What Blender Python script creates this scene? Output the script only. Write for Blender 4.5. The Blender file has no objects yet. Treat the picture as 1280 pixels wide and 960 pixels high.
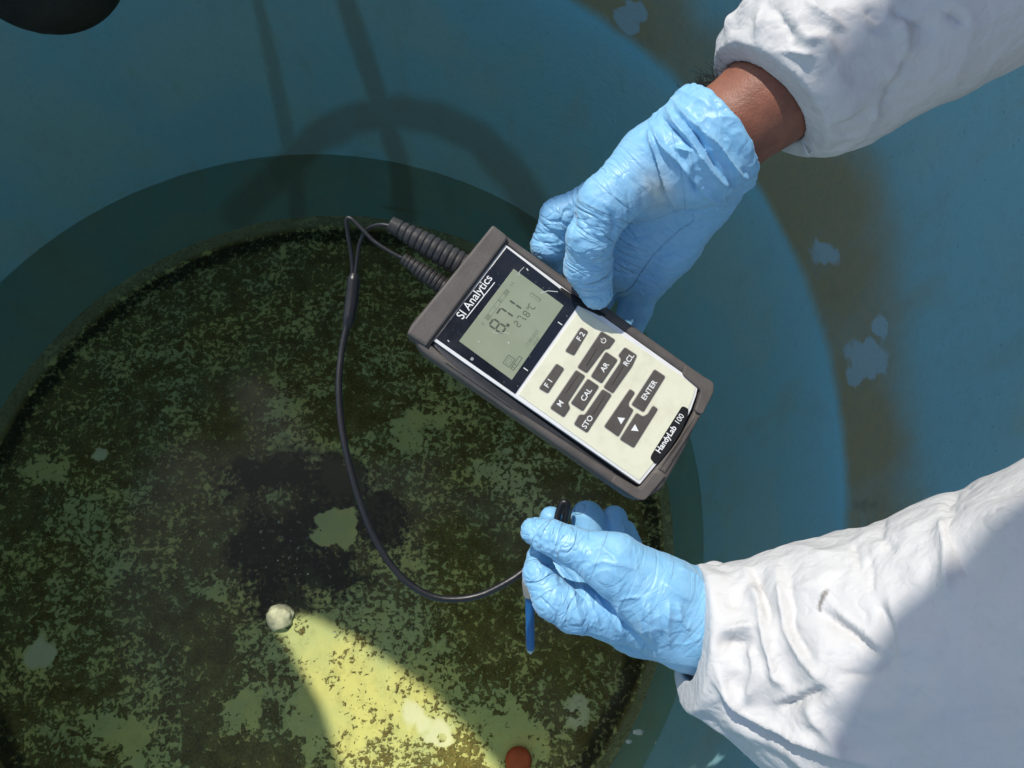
import bpy, bmesh, math, random
import numpy as np
from mathutils import Matrix, Vector
random.seed(4); RNG = np.random.default_rng(7)
S = bpy.context.scene
COL = S.collection
RAD = math.radians

# ------------------------------------------------------------------ camera
F = 1000.0                                   # focal length in photo pixels (photo 1280 x 960)
NAD = (604.8, 830.0)                         # where the plumb line meets the picture
CAMZ = 2.002                                 # camera height over the tank floor
_n = np.array([NAD[0] - 640, -(NAD[1] - 480), -F]); _n /= np.linalg.norm(_n)
_z = -_n; _x = np.array([1, 0, 0]) - _z[0] * _z; _x /= np.linalg.norm(_x); _y = np.cross(_z, _x)
MW = np.array([_x, _y, _z])                  # world = MW @ cam vector
CAM = np.array([0, 0, CAMZ])
cd = bpy.data.cameras.new('camera'); co = bpy.data.objects.new('camera', cd); COL.objects.link(co)
cd.sensor_fit = 'HORIZONTAL'; cd.sensor_width = 36; cd.lens = F / 1280 * 36
cd.clip_start = 0.02; cd.clip_end = 2000
mm = Matrix.Identity(4)
for i in range(3):
    for j in range(3): mm[i][j] = MW[i][j]
    mm[i][3] = CAM[i]
co.matrix_world = mm; S.camera = co

# ------------------------------------------------------------------ sky, sun, exposure
SUN_AZ = -35.0   # degrees from +y towards +x
SUN_EL = 58.0
w = bpy.data.worlds.new('World'); S.world = w; w.use_nodes = True
nt = w.node_tree; bg = nt.nodes['Background']
sky = nt.nodes.new('ShaderNodeTexSky'); sky.sky_type = 'NISHITA'; sky.sun_disc = False
sky.sun_elevation = RAD(SUN_EL); sky.sun_rotation = RAD(SUN_AZ)
nt.links.new(sky.outputs[0], bg.inputs[0]); bg.inputs[1].default_value = 0.15
sl = bpy.data.lights.new('sun', 'SUN'); sl.energy = 3.2; sl.angle = RAD(0.53); sl.color = (1, .955, .88)
so = bpy.data.objects.new('sun', sl); COL.objects.link(so); so.location = (0, 3, 6)
TOSUN = Vector((math.sin(RAD(SUN_AZ)) * math.cos(RAD(SUN_EL)), math.cos(RAD(SUN_AZ)) * math.cos(RAD(SUN_EL)), math.sin(RAD(SUN_EL))))
so.rotation_euler = TOSUN.to_track_quat('Z', 'Y').to_euler()
S.view_settings.view_transform = 'Standard'; S.view_settings.look = 'None'
S.view_settings.gamma = 1; S.view_settings.use_curve_mapping = False
S.view_settings.exposure = 0.32
S.render.engine = 'CYCLES'
S.cycles.max_bounces = 8; S.cycles.transparent_max_bounces = 12

# ------------------------------------------------------------------ helpers
def P(px, py, Z):
    """photo pixel at camera depth Z -> point in the place"""
    c = np.array([(px - 640) / F * Z, -(py - 480) / F * Z, -Z])
    return MW @ c + CAM
def proj(v):
    c = (np.asarray(v) - CAM) @ MW
    zz = np.where(c[..., 2] > -1e-3, -1e-3, c[..., 2])
    px = 640 - c[..., 0] / zz * F; py = 480 + c[..., 1] / zz * F
    bad = c[..., 2] > -1e-3
    return np.where(bad, -9e4, px), np.where(bad, -9e4, py)
def on_plane(px, py, z):
    d = P(px, py, 1.0) - CAM
    return CAM + d * ((z - CAMZ) / d[2])

def tag(o, label=None, cat=None, group=None, kind=None):
    if label: o['label'] = label
    if cat: o['category'] = cat
    if group: o['group'] = group
    if kind: o['kind'] = kind
    return o
def link(name, me, m=None, parent=None, smooth=True):
    o = bpy.data.objects.new(name, me); COL.objects.link(o)
    if m is not None and not me.materials: me.materials.append(m)
    if parent is not None: o.parent = parent
    if smooth: me.polygons.foreach_set('use_smooth', [True] * len(me.polygons))
    return o
def mesh(name, v, f):
    me = bpy.data.meshes.new(name)
    me.from_pydata([tuple(map(float, p)) for p in v], [], [tuple(map(int, q)) for q in f]); me.update()
    return me
def empty(name, loc=(0, 0, 0)):
    o = bpy.data.objects.new(name, None); COL.objects.link(o); o.location = loc; o.empty_display_size = .05
    return o
def attr(me, name, arr):
    a = me.attributes.new(name, 'FLOAT', 'POINT'); a.data.foreach_set('value', np.asarray(arr, np.float32))

# ---- gradient noise
_perm = RNG.permutation(256); _perm = np.concatenate([_perm, _perm, _perm])
_grad = RNG.normal(size=(256, 3)); _grad /= np.linalg.norm(_grad, axis=1)[:, None]
def noise(p):
    p = np.asarray(p, float); i = np.floor(p).astype(int); f = p - i; u = f * f * f * (f * (f * 6 - 15) + 10)
    out = 0
    for dx in (0, 1):
        for dy in (0, 1):
            for dz in (0, 1):
                h = _perm[_perm[_perm[(i[..., 0] + dx) & 255] + ((i[..., 1] + dy) & 255)] + ((i[..., 2] + dz) & 255)]
                g = _grad[h]
                dd = g[..., 0] * (f[..., 0] - dx) + g[..., 1] * (f[..., 1] - dy) + g[..., 2] * (f[..., 2] - dz)
                ww = (u[..., 0] if dx else 1 - u[..., 0]) * (u[..., 1] if dy else 1 - u[..., 1]) * (u[..., 2] if dz else 1 - u[..., 2])
                out = out + ww * dd
    return out * 1.5
def fbm(p, o=3):
    s = 0; a = 1
    for k in range(o): s = s + a * noise(np.asarray(p) * 2 ** k + 17.3 * k); a *= .5
    return s
def ridge(p, sharp=2.0):
    return np.clip(1 - np.abs(noise(p)) * 2.2, 0, 1) ** sharp
def sstep(a, b, x):
    t = np.clip((x - a) / (b - a), 0, 1); return t * t * (3 - 2 * t)
def seg_d(px, py, pts):
    """distance in pixels to a polyline, and position along it 0..1"""
    best = np.full(np.shape(px), 1e9); tt = np.zeros(np.shape(px)); n = len(pts) - 1
    for k in range(n):
        a = np.array(pts[k], float); b = np.array(pts[k + 1], float); d = b - a
        t = np.clip(((px - a[0]) * d[0] + (py - a[1]) * d[1]) / (d @ d), 0, 1)
        q = np.hypot(px - a[0] - t * d[0], py - a[1] - t * d[1])
        tt = np.where(q < best, (k + t) / n, tt); best = np.minimum(best, q)
    return best, tt

# ---- signed distance surfaces, meshed with surface nets
def smin(a, b, k):
    h = np.clip(.5 + .5 * (b - a) / k, 0, 1)
    return b + (a - b) * h - k * h * (1 - h)
def cone(p, a, b, ra, rb):
    ba = b - a; L = float(ba @ ba) + 1e-12
    q = p - a; t = np.clip((q @ ba) / L, 0, 1)
    return np.linalg.norm(q - t[..., None] * ba, axis=-1) - (ra + (rb - ra) * t)
def surfnet(fn, lo, hi, h):
    lo = np.array(lo, float); n = np.maximum(np.ceil((np.array(hi) - lo) / h).astype(int), 3)
    D = np.empty(n + 1, np.float32)
    ys = lo[1] + h * np.arange(n[1] + 1); zs = lo[2] + h * np.arange(n[2] + 1)
    st = max(1, int(4e5 // ((n[1] + 1) * (n[2] + 1))))
    for i0 in range(0, n[0] + 1, st):
        xs = lo[0] + h * np.arange(i0, min(i0 + st, n[0] + 1))
        g = np.stack(np.meshgrid(xs, ys, zs, indexing='ij'), -1)
        D[i0:i0 + len(xs)] = fn(g)
    s = D < 0
    acc = np.zeros(tuple(n) + (3,), np.float32); cnt = np.zeros(tuple(n), np.float32)
    for ax in range(3):
        sl0 = [slice(None)] * 3; sl1 = [slice(None)] * 3
        sl0[ax] = slice(0, -1); sl1[ax] = slice(1, None)
        a = D[tuple(sl0)]; b = D[tuple(sl1)]; cr = (a < 0) != (b < 0)
        t = np.where(cr, a / np.where(cr, a - b, 1), 0).astype(np.float32)
        o1, o2 = [k for k in range(3) if k != ax]
        for d1 in (0, 1):
            for d2 in (0, 1):
                sl = [slice(None)] * 3; sl[o1] = slice(d1, d1 + n[o1]); sl[o2] = slice(d2, d2 + n[o2])
                c = cr[tuple(sl)]; tc = t[tuple(sl)]
                acc[..., ax] += np.where(c, tc, 0); acc[..., o1] += c * d1; acc[..., o2] += c * d2; cnt += c
    act = cnt > 0; idx = np.full(tuple(n), -1, int); ii = np.argwhere(act); idx[act] = np.arange(len(ii))
    V = lo + h * (ii + acc[act] / cnt[act][:, None])
    Q = []
    for ax in range(3):
        o1, o2 = [(1, 2), (2, 0), (0, 1)][ax]
        sl0 = [slice(1, -1)] * 3; sl1 = [slice(1, -1)] * 3
        sl0[ax] = slice(0, -1); sl1[ax] = slice(1, None)
        a = s[tuple(sl0)]; b = s[tuple(sl1)]
        e = np.argwhere(a != b); off = np.array([1, 1, 1]); off[ax] = 0; e = e + off
        fl = s[tuple(e.T)]
        q = []
        for d1, d2 in ((-1, -1), (0, -1), (0, 0), (-1, 0)):
            c = e.copy(); c[:, o1] += d1; c[:, o2] += d2; q.append(idx[tuple(c.T)])
        q = np.stack(q, 1); q[~fl] = q[~fl][:, ::-1]; Q.append(q)
    Q = np.concatenate(Q); Q = Q[(Q >= 0).all(1)]
    return V, Q
def normals(V, Q):
    a = V[Q[:, 2]] - V[Q[:, 0]]; b = V[Q[:, 3]] - V[Q[:, 1]]; fn = np.cross(a, b)
    N = np.zeros_like(V)
    for k in range(4): np.add.at(N, Q[:, k], fn)
    return N / (np.linalg.norm(N, axis=1)[:, None] + 1e-12)
def relax(V, Q, it=2, lam=.5):
    for _ in range(it):
        s = np.zeros_like(V); c = np.zeros(len(V))
        for k in range(4):
            np.add.at(s, Q[:, k], V[Q[:, (k + 1) % 4]]); np.add.at(s, Q[:, k], V[Q[:, (k + 3) % 4]]); np.add.at(c, Q[:, k], 2)
        V = V + lam * (s / np.maximum(c, 1)[:, None] - V)
    return V
def fast_mesh(name, V, Q):
    me = bpy.data.meshes.new(name); me.vertices.add(len(V)); me.vertices.foreach_set('co', np.asarray(V, np.float32).ravel())
    me.loops.add(len(Q) * 4); me.loops.foreach_set('vertex_index', np.asarray(Q, np.int32).ravel())
    me.polygons.add(len(Q)); me.polygons.foreach_set('loop_start', np.arange(0, len(Q) * 4, 4, dtype=np.int32))
    me.update(calc_edges=True); me.validate(); return me
class Chain:
    """bones given as (px, py, Z, radius in photo pixels)"""
    def __init__(s, k=.006): s.b = []; s.k = k
    def add(s, *js, flat=None):
        q = [(P(*j[:3]), j[3] * j[2] / F) for j in js]; L = 0.
        for (a, ra), (b, rb) in zip(q, q[1:]):
            s.b.append((a, b, ra, rb, L)); L += float(np.linalg.norm(b - a))
        return s
    def d(s, p, k=None):
        k = k or s.k; r = None
        for a, b, ra, rb, _ in s.b:
            e = cone(p, a, b, ra, rb); r = e if r is None else smin(r, e, k)
        return r
    def box(s, m=.012):
        lo = np.min([np.minimum(a - ra, b - rb) for a, b, ra, rb, _ in s.b], 0) - m
        hi = np.max([np.maximum(a + ra, b + rb) for a, b, ra, rb, _ in s.b], 0) + m
        return lo, hi
    def near(s, p):
        best = np.full(len(p), 1e9); out = np.zeros((len(p), 4)); jd = np.full(len(p), 1e9)
        for n, (a, b, ra, rb, L) in enumerate(s.b):
            ba = b - a; l = np.linalg.norm(ba); t = np.clip((p - a) @ ba / l ** 2, 0, 1); c = a + t[:, None] * ba
            q = p - c; r = np.linalg.norm(q, axis=1); e = r - (ra + (rb - ra) * t); m = e < best
            best = np.where(m, e, best)
            out[m, 0] = (L + t * l)[m]; out[m, 1:] = (q / (r[:, None] + 1e-9))[m]
        return out
def folds(V, N, lst, face=True):
    """raise (amp>0) or sink creases that run along polylines on the camera side of a surface"""
    px, py = proj(V); D = np.zeros(len(V))
    vd = CAM - V; vd /= np.linalg.norm(vd, axis=1)[:, None]; fm = sstep(-.1, .25, (N * vd).sum(1)) if face else 1
    for pts, wd, amp in lst:
        d, t = seg_d(px, py, pts)
        e = np.clip(np.minimum(t, 1 - t) * 4 + .15, 0, 1)
        D += amp * e * np.exp(-np.abs(d / wd) ** 1.15)
    return D * fm

# ---- materials
def M(name, col, rough=.5, spec=.5, var=.0, vscale=30, bump=0, bscale=200, bdet=4, metal=0, coat=0, sss=0, var_col=None, trans=0):
    m = bpy.data.materials.new(name); m.use_nodes = True; t = m.node_tree; b = t.nodes['Principled BSDF']
    b.inputs['Base Color'].default_value = (*col, 1); b.inputs['Roughness'].default_value = rough
    b.inputs['Specular IOR Level'].default_value = spec; b.inputs['Metallic'].default_value = metal
    b.inputs['Coat Weight'].default_value = coat
    if sss: b.inputs['Subsurface Weight'].default_value = sss; b.inputs['Subsurface Radius'].default_value = (.006, .003, .002); b.inputs['Subsurface Scale'].default_value = .5
    tc = t.nodes.new('ShaderNodeTexCoord')
    if var:
        n = t.nodes.new('ShaderNodeTexNoise'); n.inputs['Scale'].default_value = vscale; n.inputs['Detail'].default_value = 5
        t.links.new(tc.outputs['Object'], n.inputs['Vector'])
        mx = t.nodes.new('ShaderNodeMix'); mx.data_type = 'RGBA'
        c2 = var_col or tuple(c * (1 - var) for c in col)
        mx.inputs['A'].default_value = (*col, 1); mx.inputs['B'].default_value = (*c2, 1)
        r = t.nodes.new('ShaderNodeMapRange'); r.inputs['From Min'].default_value = .4; r.inputs['From Max'].default_value = .68
        t.links.new(n.outputs['Fac'], r.inputs['Value']); t.links.new(r.outputs[0], mx.inputs['Factor'])
        t.links.new(mx.outputs['Result'], b.inputs['Base Color'])
    if bump:
        n = t.nodes.new('ShaderNodeTexNoise'); n.inputs['Scale'].default_value = bscale; n.inputs['Detail'].default_value = bdet
        t.links.new(tc.outputs['Object'], n.inputs['Vector'])
        bp = t.nodes.new('ShaderNodeBump'); bp.inputs['Strength'].default_value = 1; bp.inputs['Distance'].default_value = bump
        t.links.new(n.outputs['Fac'], bp.inputs['Height']); t.links.new(bp.outputs[0], b.inputs['Normal'])
    return m
class G:
    """small node-graph helper"""
    def __init__(s, name):
        s.m = bpy.data.materials.new(name); s.m.use_nodes = True; s.t = s.m.node_tree; s.b = s.t.nodes['Principled BSDF']
        s.tc = s.t.nodes.new('ShaderNodeTexCoord')
    def n(s, ty, **kw):
        q = s.t.nodes.new('ShaderNode' + ty)
        for k, v in kw.items(): setattr(q, k, v)
        return q
    def put(s, sock, v):
        if isinstance(v, bpy.types.NodeSocket): s.t.links.new(v, sock)
        elif isinstance(v, (tuple, list)): sock.default_value = (*v, 1) if len(v) == 3 and sock.type == 'RGBA' else v
        else: sock.default_value = v
    def attr(s, name): q = s.n('Attribute'); q.attribute_name = name; return q.outputs['Fac']
    def noise(s, sc, det=3, rough=.5, vec=None, dist=0, stretch=None):
        q = s.n('TexNoise'); q.inputs['Scale'].default_value = sc; q.inputs['Detail'].default_value = det; q.inputs['Roughness'].default_value = rough
        q.inputs['Distortion'].default_value = dist
        v = vec or s.tc.outputs['Object']
        if stretch:
            mp = s.n('Mapping'); mp.inputs['Scale'].default_value = stretch; s.put(mp.inputs['Vector'], v); v = mp.outputs[0]
        s.put(q.inputs['Vector'], v)
        return q.outputs['Fac']
    def math(s, op, a, b=0., c=0., clamp=False):
        q = s.n('Math', operation=op, use_clamp=clamp); s.put(q.inputs[0], a); s.put(q.inputs[1], b)
        if len(q.inputs) > 2: s.put(q.inputs[2], c)
        return q.outputs[0]
    def ss(s, v, a, b, lo=0., hi=1.):
        q = s.n('MapRange', interpolation_type='SMOOTHSTEP'); s.put(q.inputs['Value'], v)
        s.put(q.inputs['From Min'], a); s.put(q.inputs['From Max'], b); s.put(q.inputs['To Min'], lo); s.put(q.inputs['To Max'], hi)
        return q.outputs[0]
    def mix(s, f, a, b):
        q = s.n('Mix', data_type='RGBA'); s.put(q.inputs['Factor'], f); s.put(q.inputs['A'], a); s.put(q.inputs['B'], b)
        return q.outputs['Result']
    def bump(s, h, dist):
        q = s.n('Bump'); q.inputs['Distance'].default_value = dist; s.put(q.inputs['Height'], h); s.put(s.b.inputs['Normal'], q.outputs[0])
    def set(s, **kw):
        for k, v in kw.items(): s.put(s.b.inputs[k.replace('_', ' ')], v)
        return s.m

# ------------------------------------------------------------------ the tank
R = .87; AX = np.array([-.407, .312]); WZ = CAMZ - 1.683; RIM = 1.525; GZ = .55; RINGZ = CAMZ - 1.0
g = G('tank_wall_blue')
st = g.attr('stain'); ch = g.attr('chip'); sh = g.attr('streak')
n1 = g.noise(3.5, 5, .6); n2 = g.noise(60, 4, .6); n3 = g.noise(260, 2, .6); n4 = g.noise(14, 4, .6, stretch=(1, 1, .35))
base = g.mix(g.ss(n1, .42, .60), (.235, .475, .535), (.29, .48, .485))
base = g.mix(g.ss(n4, .50, .72, 0, .5), base, (.27, .39, .37))
base = g.mix(g.ss(n2, .52, .74, 0, .35), base, (.20, .38, .41))
base = g.mix(g.math('MULTIPLY', g.attr('clean'), .85), base, (.23, .57, .73))
br = g.mix(g.ss(n2, .35, .7), (.34, .265, .13), (.29, .25, .145))
base = g.mix(g.math('MULTIPLY', g.ss(g.math('ADD', st, g.math('MULTIPLY', g.math('SUBTRACT', n4, .5), .5)), .02, .80), .90), base, br)
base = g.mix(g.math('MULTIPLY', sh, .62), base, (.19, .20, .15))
base = g.mix(g.ss(g.math('ADD', ch, g.math('MULTIPLY', g.math('SUBTRACT', g.noise(22, 4, .6), .5), 2.2)), .35, .75, 0, .8), base, (.34, .50, .58))
base = g.mix(g.ss(n3, .66, .74, 0, .4), base, (.05, .09, .09))
g.bump(g.noise(110, 4, .6), .0012)
tank_m = g.set(Base_Color=base, Roughness=.62, Specular_IOR_Level=.3)

NT, NZ = 760, 250
th = np.linspace(0, 2 * np.pi, NT, endpoint=False)
zz = np.linspace(-.02, RIM - .02, NZ)
rr = np.full(NZ, R)
prof = [(r_, z_) for r_, z_ in zip(rr, zz)]
for a in np.linspace(180, -30, 15): prof.append((R + .022 + .022 * math.cos(RAD(a)), RIM - .018 + .02 * math.sin(RAD(a))))
prof += [(R + .03, RIM - .04), (R + .02, RIM - .07), (R + .02, .9), (R + .02, GZ - .3)]
prof = np.array(prof); NP = len(prof)
V = np.stack([AX[0] + prof[:, 0][:, None] * np.cos(th), AX[1] + prof[:, 0][:, None] * np.sin(th), np.repeat(prof[:, 1][:, None], NT, 1)], -1).reshape(-1, 3)
# slight waviness of the moulded wall
ang = np.tile(th, NP); zc = V[:, 2]
wav = .0025 * noise(np.stack([np.cos(ang) * 2.2, np.sin(ang) * 2.2, zc * 2.5], -1))
V[:, 0] += np.cos(ang) * wav; V[:, 1] += np.sin(ang) * wav
I = np.arange(NP * NT).reshape(NP, NT)
Q = np.stack([I[:-1], np.roll(I, -1, 1)[:-1], np.roll(I, -1, 1)[1:], I[1:]], -1).reshape(-1, 4)[:, ::-1]
px, py = proj(V)
cyl = np.stack([np.cos(ang) * 6, np.sin(ang) * 6, zc * 5], -1)
nz = fbm(cyl, 3)
ringd = zc - (RINGZ + .004 * nz)
width = .17 + .05 * noise(np.stack([np.cos(ang) * 2, np.sin(ang) * 2, zc * 0], -1))
stain = sstep(-.012, .035, ringd) * (1 - sstep(.6 * width, 1.7 * width, ringd + .03 * nz))
stain *= .62 + .35 * sstep(-.3, .5, fbm(cyl * .6 + 40, 2))
for c, r_, a_ in (((1300, 200), 200, .0),):
    pass
clean = np.exp(-np.clip(-(ringd + .006), 0, 9) / .06) * (1 - sstep(-.010, .012, ringd)) * sstep(-.9, .6, fbm(cyl * .35 + 11, 2) + .35)
chip = np.zeros(len(V))
for (cx, cy, rx) in ((1027, 316, 19), (1085, 448, 28), (1100, 410, 12), (785, 18, 20), (790, 35, 12), (1068, 470, 14)):
    chip = np.maximum(chip, 1 - sstep(.5, 1.35, np.hypot(px - cx, py - cy) / rx * (1 + .45 * fbm(V * 38, 2))))
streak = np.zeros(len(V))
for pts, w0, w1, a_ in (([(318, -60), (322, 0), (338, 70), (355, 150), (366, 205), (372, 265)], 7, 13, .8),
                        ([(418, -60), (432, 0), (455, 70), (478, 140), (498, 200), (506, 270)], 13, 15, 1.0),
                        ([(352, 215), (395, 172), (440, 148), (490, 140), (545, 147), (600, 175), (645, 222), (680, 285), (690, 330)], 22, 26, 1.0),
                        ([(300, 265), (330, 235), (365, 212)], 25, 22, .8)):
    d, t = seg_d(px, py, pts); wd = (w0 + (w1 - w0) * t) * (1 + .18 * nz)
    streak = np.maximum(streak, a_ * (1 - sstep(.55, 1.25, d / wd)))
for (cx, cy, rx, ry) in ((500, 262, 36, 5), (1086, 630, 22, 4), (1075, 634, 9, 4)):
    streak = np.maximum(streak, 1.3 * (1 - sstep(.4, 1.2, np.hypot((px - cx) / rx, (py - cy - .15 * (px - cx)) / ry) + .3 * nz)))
inner = np.arange(NP * NT) < NZ * NT
for arr in (stain, chip, streak, clean): arr[~inner] = 0
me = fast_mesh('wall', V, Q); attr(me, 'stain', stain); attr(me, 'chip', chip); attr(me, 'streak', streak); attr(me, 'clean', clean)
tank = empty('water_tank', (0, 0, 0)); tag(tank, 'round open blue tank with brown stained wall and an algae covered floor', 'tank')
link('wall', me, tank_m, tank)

# floor of the tank: fine polar sheet carrying the lie of sediment and algae
NR = 330; NA = 900
ra = np.linspace(.002, R + .004, NR); ta = np.linspace(0, 2 * np.pi, NA, endpoint=False)
X = AX[0] + ra[:, None] * np.cos(ta); Y = AX[1] + ra[:, None] * np.sin(ta)
V = np.stack([X, Y, np.zeros_like(X)], -1).reshape(-1, 3); rad = np.repeat(ra, NA)
n_a = fbm(V * 7 + 3, 3); n_b = fbm(V * 22 + 9, 3); n_c = fbm(V * 2.6 + 31, 2)
V[:, 2] += .0025 * n_a
fil = sstep(R - .035, R, rad); V[:, 2] += .035 * (fil ** 2)
I = np.arange(NR * NA).reshape(NR, NA)
Q = np.stack([I[:-1], I[1:], np.roll(I, -1, 1)[1:], np.roll(I, -1, 1)[:-1]], -1).reshape(-1, 4)
px, py = proj(V)
dens = .62 + .10 * n_c + .15 * n_a - .30 * np.exp(-(((px - 450) / 90) ** 2 + ((py - 880) / 90) ** 2))
def blob(cx, cy, rx, ry=None, s0=.6, s1=1.25, wob=.35):
    ry = ry or rx
    return 1 - sstep(s0, s1, np.hypot((px - cx) / rx, (py - cy) / ry) + wob * n_b * .6 + wob * .5 * n_a)
dark = np.zeros(len(V)); clear = np.zeros(len(V)); pale = np.zeros(len(V))
for b in ((345, 600, 62, 42), (420, 610, 45, 45), (470, 650, 40, 40), (330, 690, 50, 45), (400, 715, 70, 38), (375, 650, 80, 70), (360, 745, 45, 25)):
    dark = np.maximum(dark, blob(*b, .25, 1.75, .7))
dark *= 1 - .55 * blob(352, 628, 40, 30, .3, 1.2, .6)
dark = np.maximum(dark, .8 * blob(425, 890, 1, 1))
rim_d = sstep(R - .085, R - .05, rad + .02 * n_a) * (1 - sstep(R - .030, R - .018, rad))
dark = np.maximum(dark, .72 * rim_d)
for b in ((155, 925, 38, 36), (300, 895, 18, 30), (432, 580, 30, 34), (520, 770, 1, 1), (385, 745, 20, 24), (275, 740, 22, 18), (60, 590, 24, 14), (345, 560, 24, 16), (390, 880, 24, 55), (405, 805, 24, 35), (640, 930, 50, 34), (520, 540, 24, 24), (350, 500, 20, 20)):
    clear = np.maximum(clear, .30 * blob(*b, .2, 1.6, 1.6))
clear = np.maximum(clear, blob(419, 662, 31, 29, .7, 1.0, .75))
dark *= 1 - blob(419, 662, 34, 32, .7, 1.0, .75)
for b in ((52, 820, 20, 18), (126, 568, 13, 12), (550, 920, 20, 24), (513, 893, 15, 18), (530, 905, 14, 12), (720, 893, 22, 22), (440, 750, 1, 1), (660, 590, 60, 60)):
    pale = np.maximum(pale, blob(*b, .6, 1.1, .8))
pale *= np.where((np.hypot(px - 552, py - 922) < 6) | (np.hypot(px - 720, py - 893) < 6), .2, 1)
pale = np.where(np.hypot(px - 660, py - 590) < 90, pale * .35, pale)
spk = sstep(.63, .72, fbm(V * 95 + 5, 2)) * blob(360, 690, 70, 70, .5, 1.2)
edge = sstep(R - .022, R - .014, rad)
me = fast_mesh('floor', V, Q)
for k, a in (('dens', dens), ('dark', dark), ('clear', clear), ('pale', pale), ('speck', spk), ('edge', edge)): attr(me, k, a)
g = G('algae_floor')
vn = g.noise(78, 4, .60, dist=.4); vf = g.noise(170, 3, .6); vm = g.noise(24, 3, .5)
vl = g.noise(5, 3, .55)
den = g.math('ADD', g.attr('dens'), g.math('MULTIPLY', g.math('SUBTRACT', vm, .5), .55))
den = g.math('SUBTRACT', den, g.math('MULTIPLY', g.attr('clear'), .9)); den = g.math('SUBTRACT', den, g.math('MULTIPLY', g.attr('pale'), .35))
thr = g.math('SUBTRACT', .78, g.math('MULTIPLY', den, .52))
v = g.math('ADD', g.math('MULTIPLY', vn, .75), g.math('MULTIPLY', vf, .25))
clump = g.ss(g.math('SUBTRACT', v, thr), -.03, .045)
ground = g.mix(g.ss(vl, .38, .62), (.74, .665, .245), (.55, .575, .265)); ground = g.mix(g.ss(vm, .3, .7, 0, .3), ground, (.50, .48, .20))
ground = g.mix(g.math('MULTIPLY', g.attr('pale'), .75), ground, (.82, .78, .56))
alg = g.mix(g.ss(vf, .35, .65), (.080, .062, .020), (.19, .138, .040))
film = g.ss(g.math('ADD', g.noise(34, 5, .65), g.math('MULTIPLY', g.math('SUBTRACT', den, .55), .35)), .42, .62, 0, .28)
ground = g.mix(film, ground, (.30, .27, .085))
c = g.mix(g.math('MULTIPLY', clump, g.ss(vm, .3, .7, .8, .98)), ground, alg)
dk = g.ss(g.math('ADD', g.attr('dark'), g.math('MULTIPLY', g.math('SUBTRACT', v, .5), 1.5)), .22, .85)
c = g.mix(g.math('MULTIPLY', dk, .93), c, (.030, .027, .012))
c = g.mix(g.attr('speck'), c, (.45, .45, .33))
c = g.mix(g.math('MULTIPLY', g.attr('edge'), .8), c, (.33, .35, .22))
g.bump(g.math('ADD', clump, g.math('MULTIPLY', vf, .3)), .003)
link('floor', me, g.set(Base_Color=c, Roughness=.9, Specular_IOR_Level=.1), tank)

# ------------------------------------------------------------------ water
NR = 120; NA = 260
ra = np.linspace(.001, R + .003, NR); ta = np.linspace(0, 2 * np.pi, NA, endpoint=False)
V = np.stack([AX[0] + ra[:, None] * np.cos(ta), AX[1] + ra[:, None] * np.sin(ta), np.full((NR, NA), WZ)], -1).reshape(-1, 3)
V[:, 2] += .00035 * noise(V * np.array([9, 9, 0]) + 4)
I = np.arange(NR * NA).reshape(NR, NA)
Q = np.stack([I[:-1], I[1:], np.roll(I, -1, 1)[1:], np.roll(I, -1, 1)[:-1]], -1).reshape(-1, 4)
me = fast_mesh('water', V, Q)
g = G('green_water'); t = g.t
tr = t.nodes.new('ShaderNodeBsdfTransparent'); tr.inputs[0].default_value = (.92, .945, .865, 1)
gl = t.nodes.new('ShaderNodeBsdfGlossy'); gl.inputs['Roughness'].default_value = .11; gl.inputs['Color'].default_value = (1, 1, 1, 1)
fr = t.nodes.new('ShaderNodeFresnel'); fr.inputs[0].default_value = 1.24
mx = t.nodes.new('ShaderNodeMixShader'); t.links.new(fr.outputs[0], mx.inputs[0]); t.links.new(tr.outputs[0], mx.inputs[1]); t.links.new(gl.outputs[0], mx.inputs[2])
t.links.new(mx.outputs[0], t.nodes['Material Output'].inputs[0]); t.nodes.remove(g.b)
tag(link('water', me, g.m), kind='structure')

# ------------------------------------------------------------------ ground outside
V = []; Fc = []
rs = [R + .015, 1.2, 2, 4, 9, 25, 90, 400]; N = 64
for r_ in rs:
    for k in range(N): V.append((AX[0] + r_ * math.cos(2 * math.pi * k / N), AX[1] + r_ * math.sin(2 * math.pi * k / N), GZ + (0 if r_ < 3 else .02 * math.sin(k * 1.7))))
for i in range(len(rs) - 1):
    for k in range(N): Fc.append((i * N + k, (i + 1) * N + k, (i + 1) * N + (k + 1) % N, i * N + (k + 1) % N))
gm = M('dry_earth', (.27, .215, .15), .95, .1, .4, 2.5, .01, 40)
tag(link('ground', mesh('ground', V, Fc), gm), kind='structure')

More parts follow.
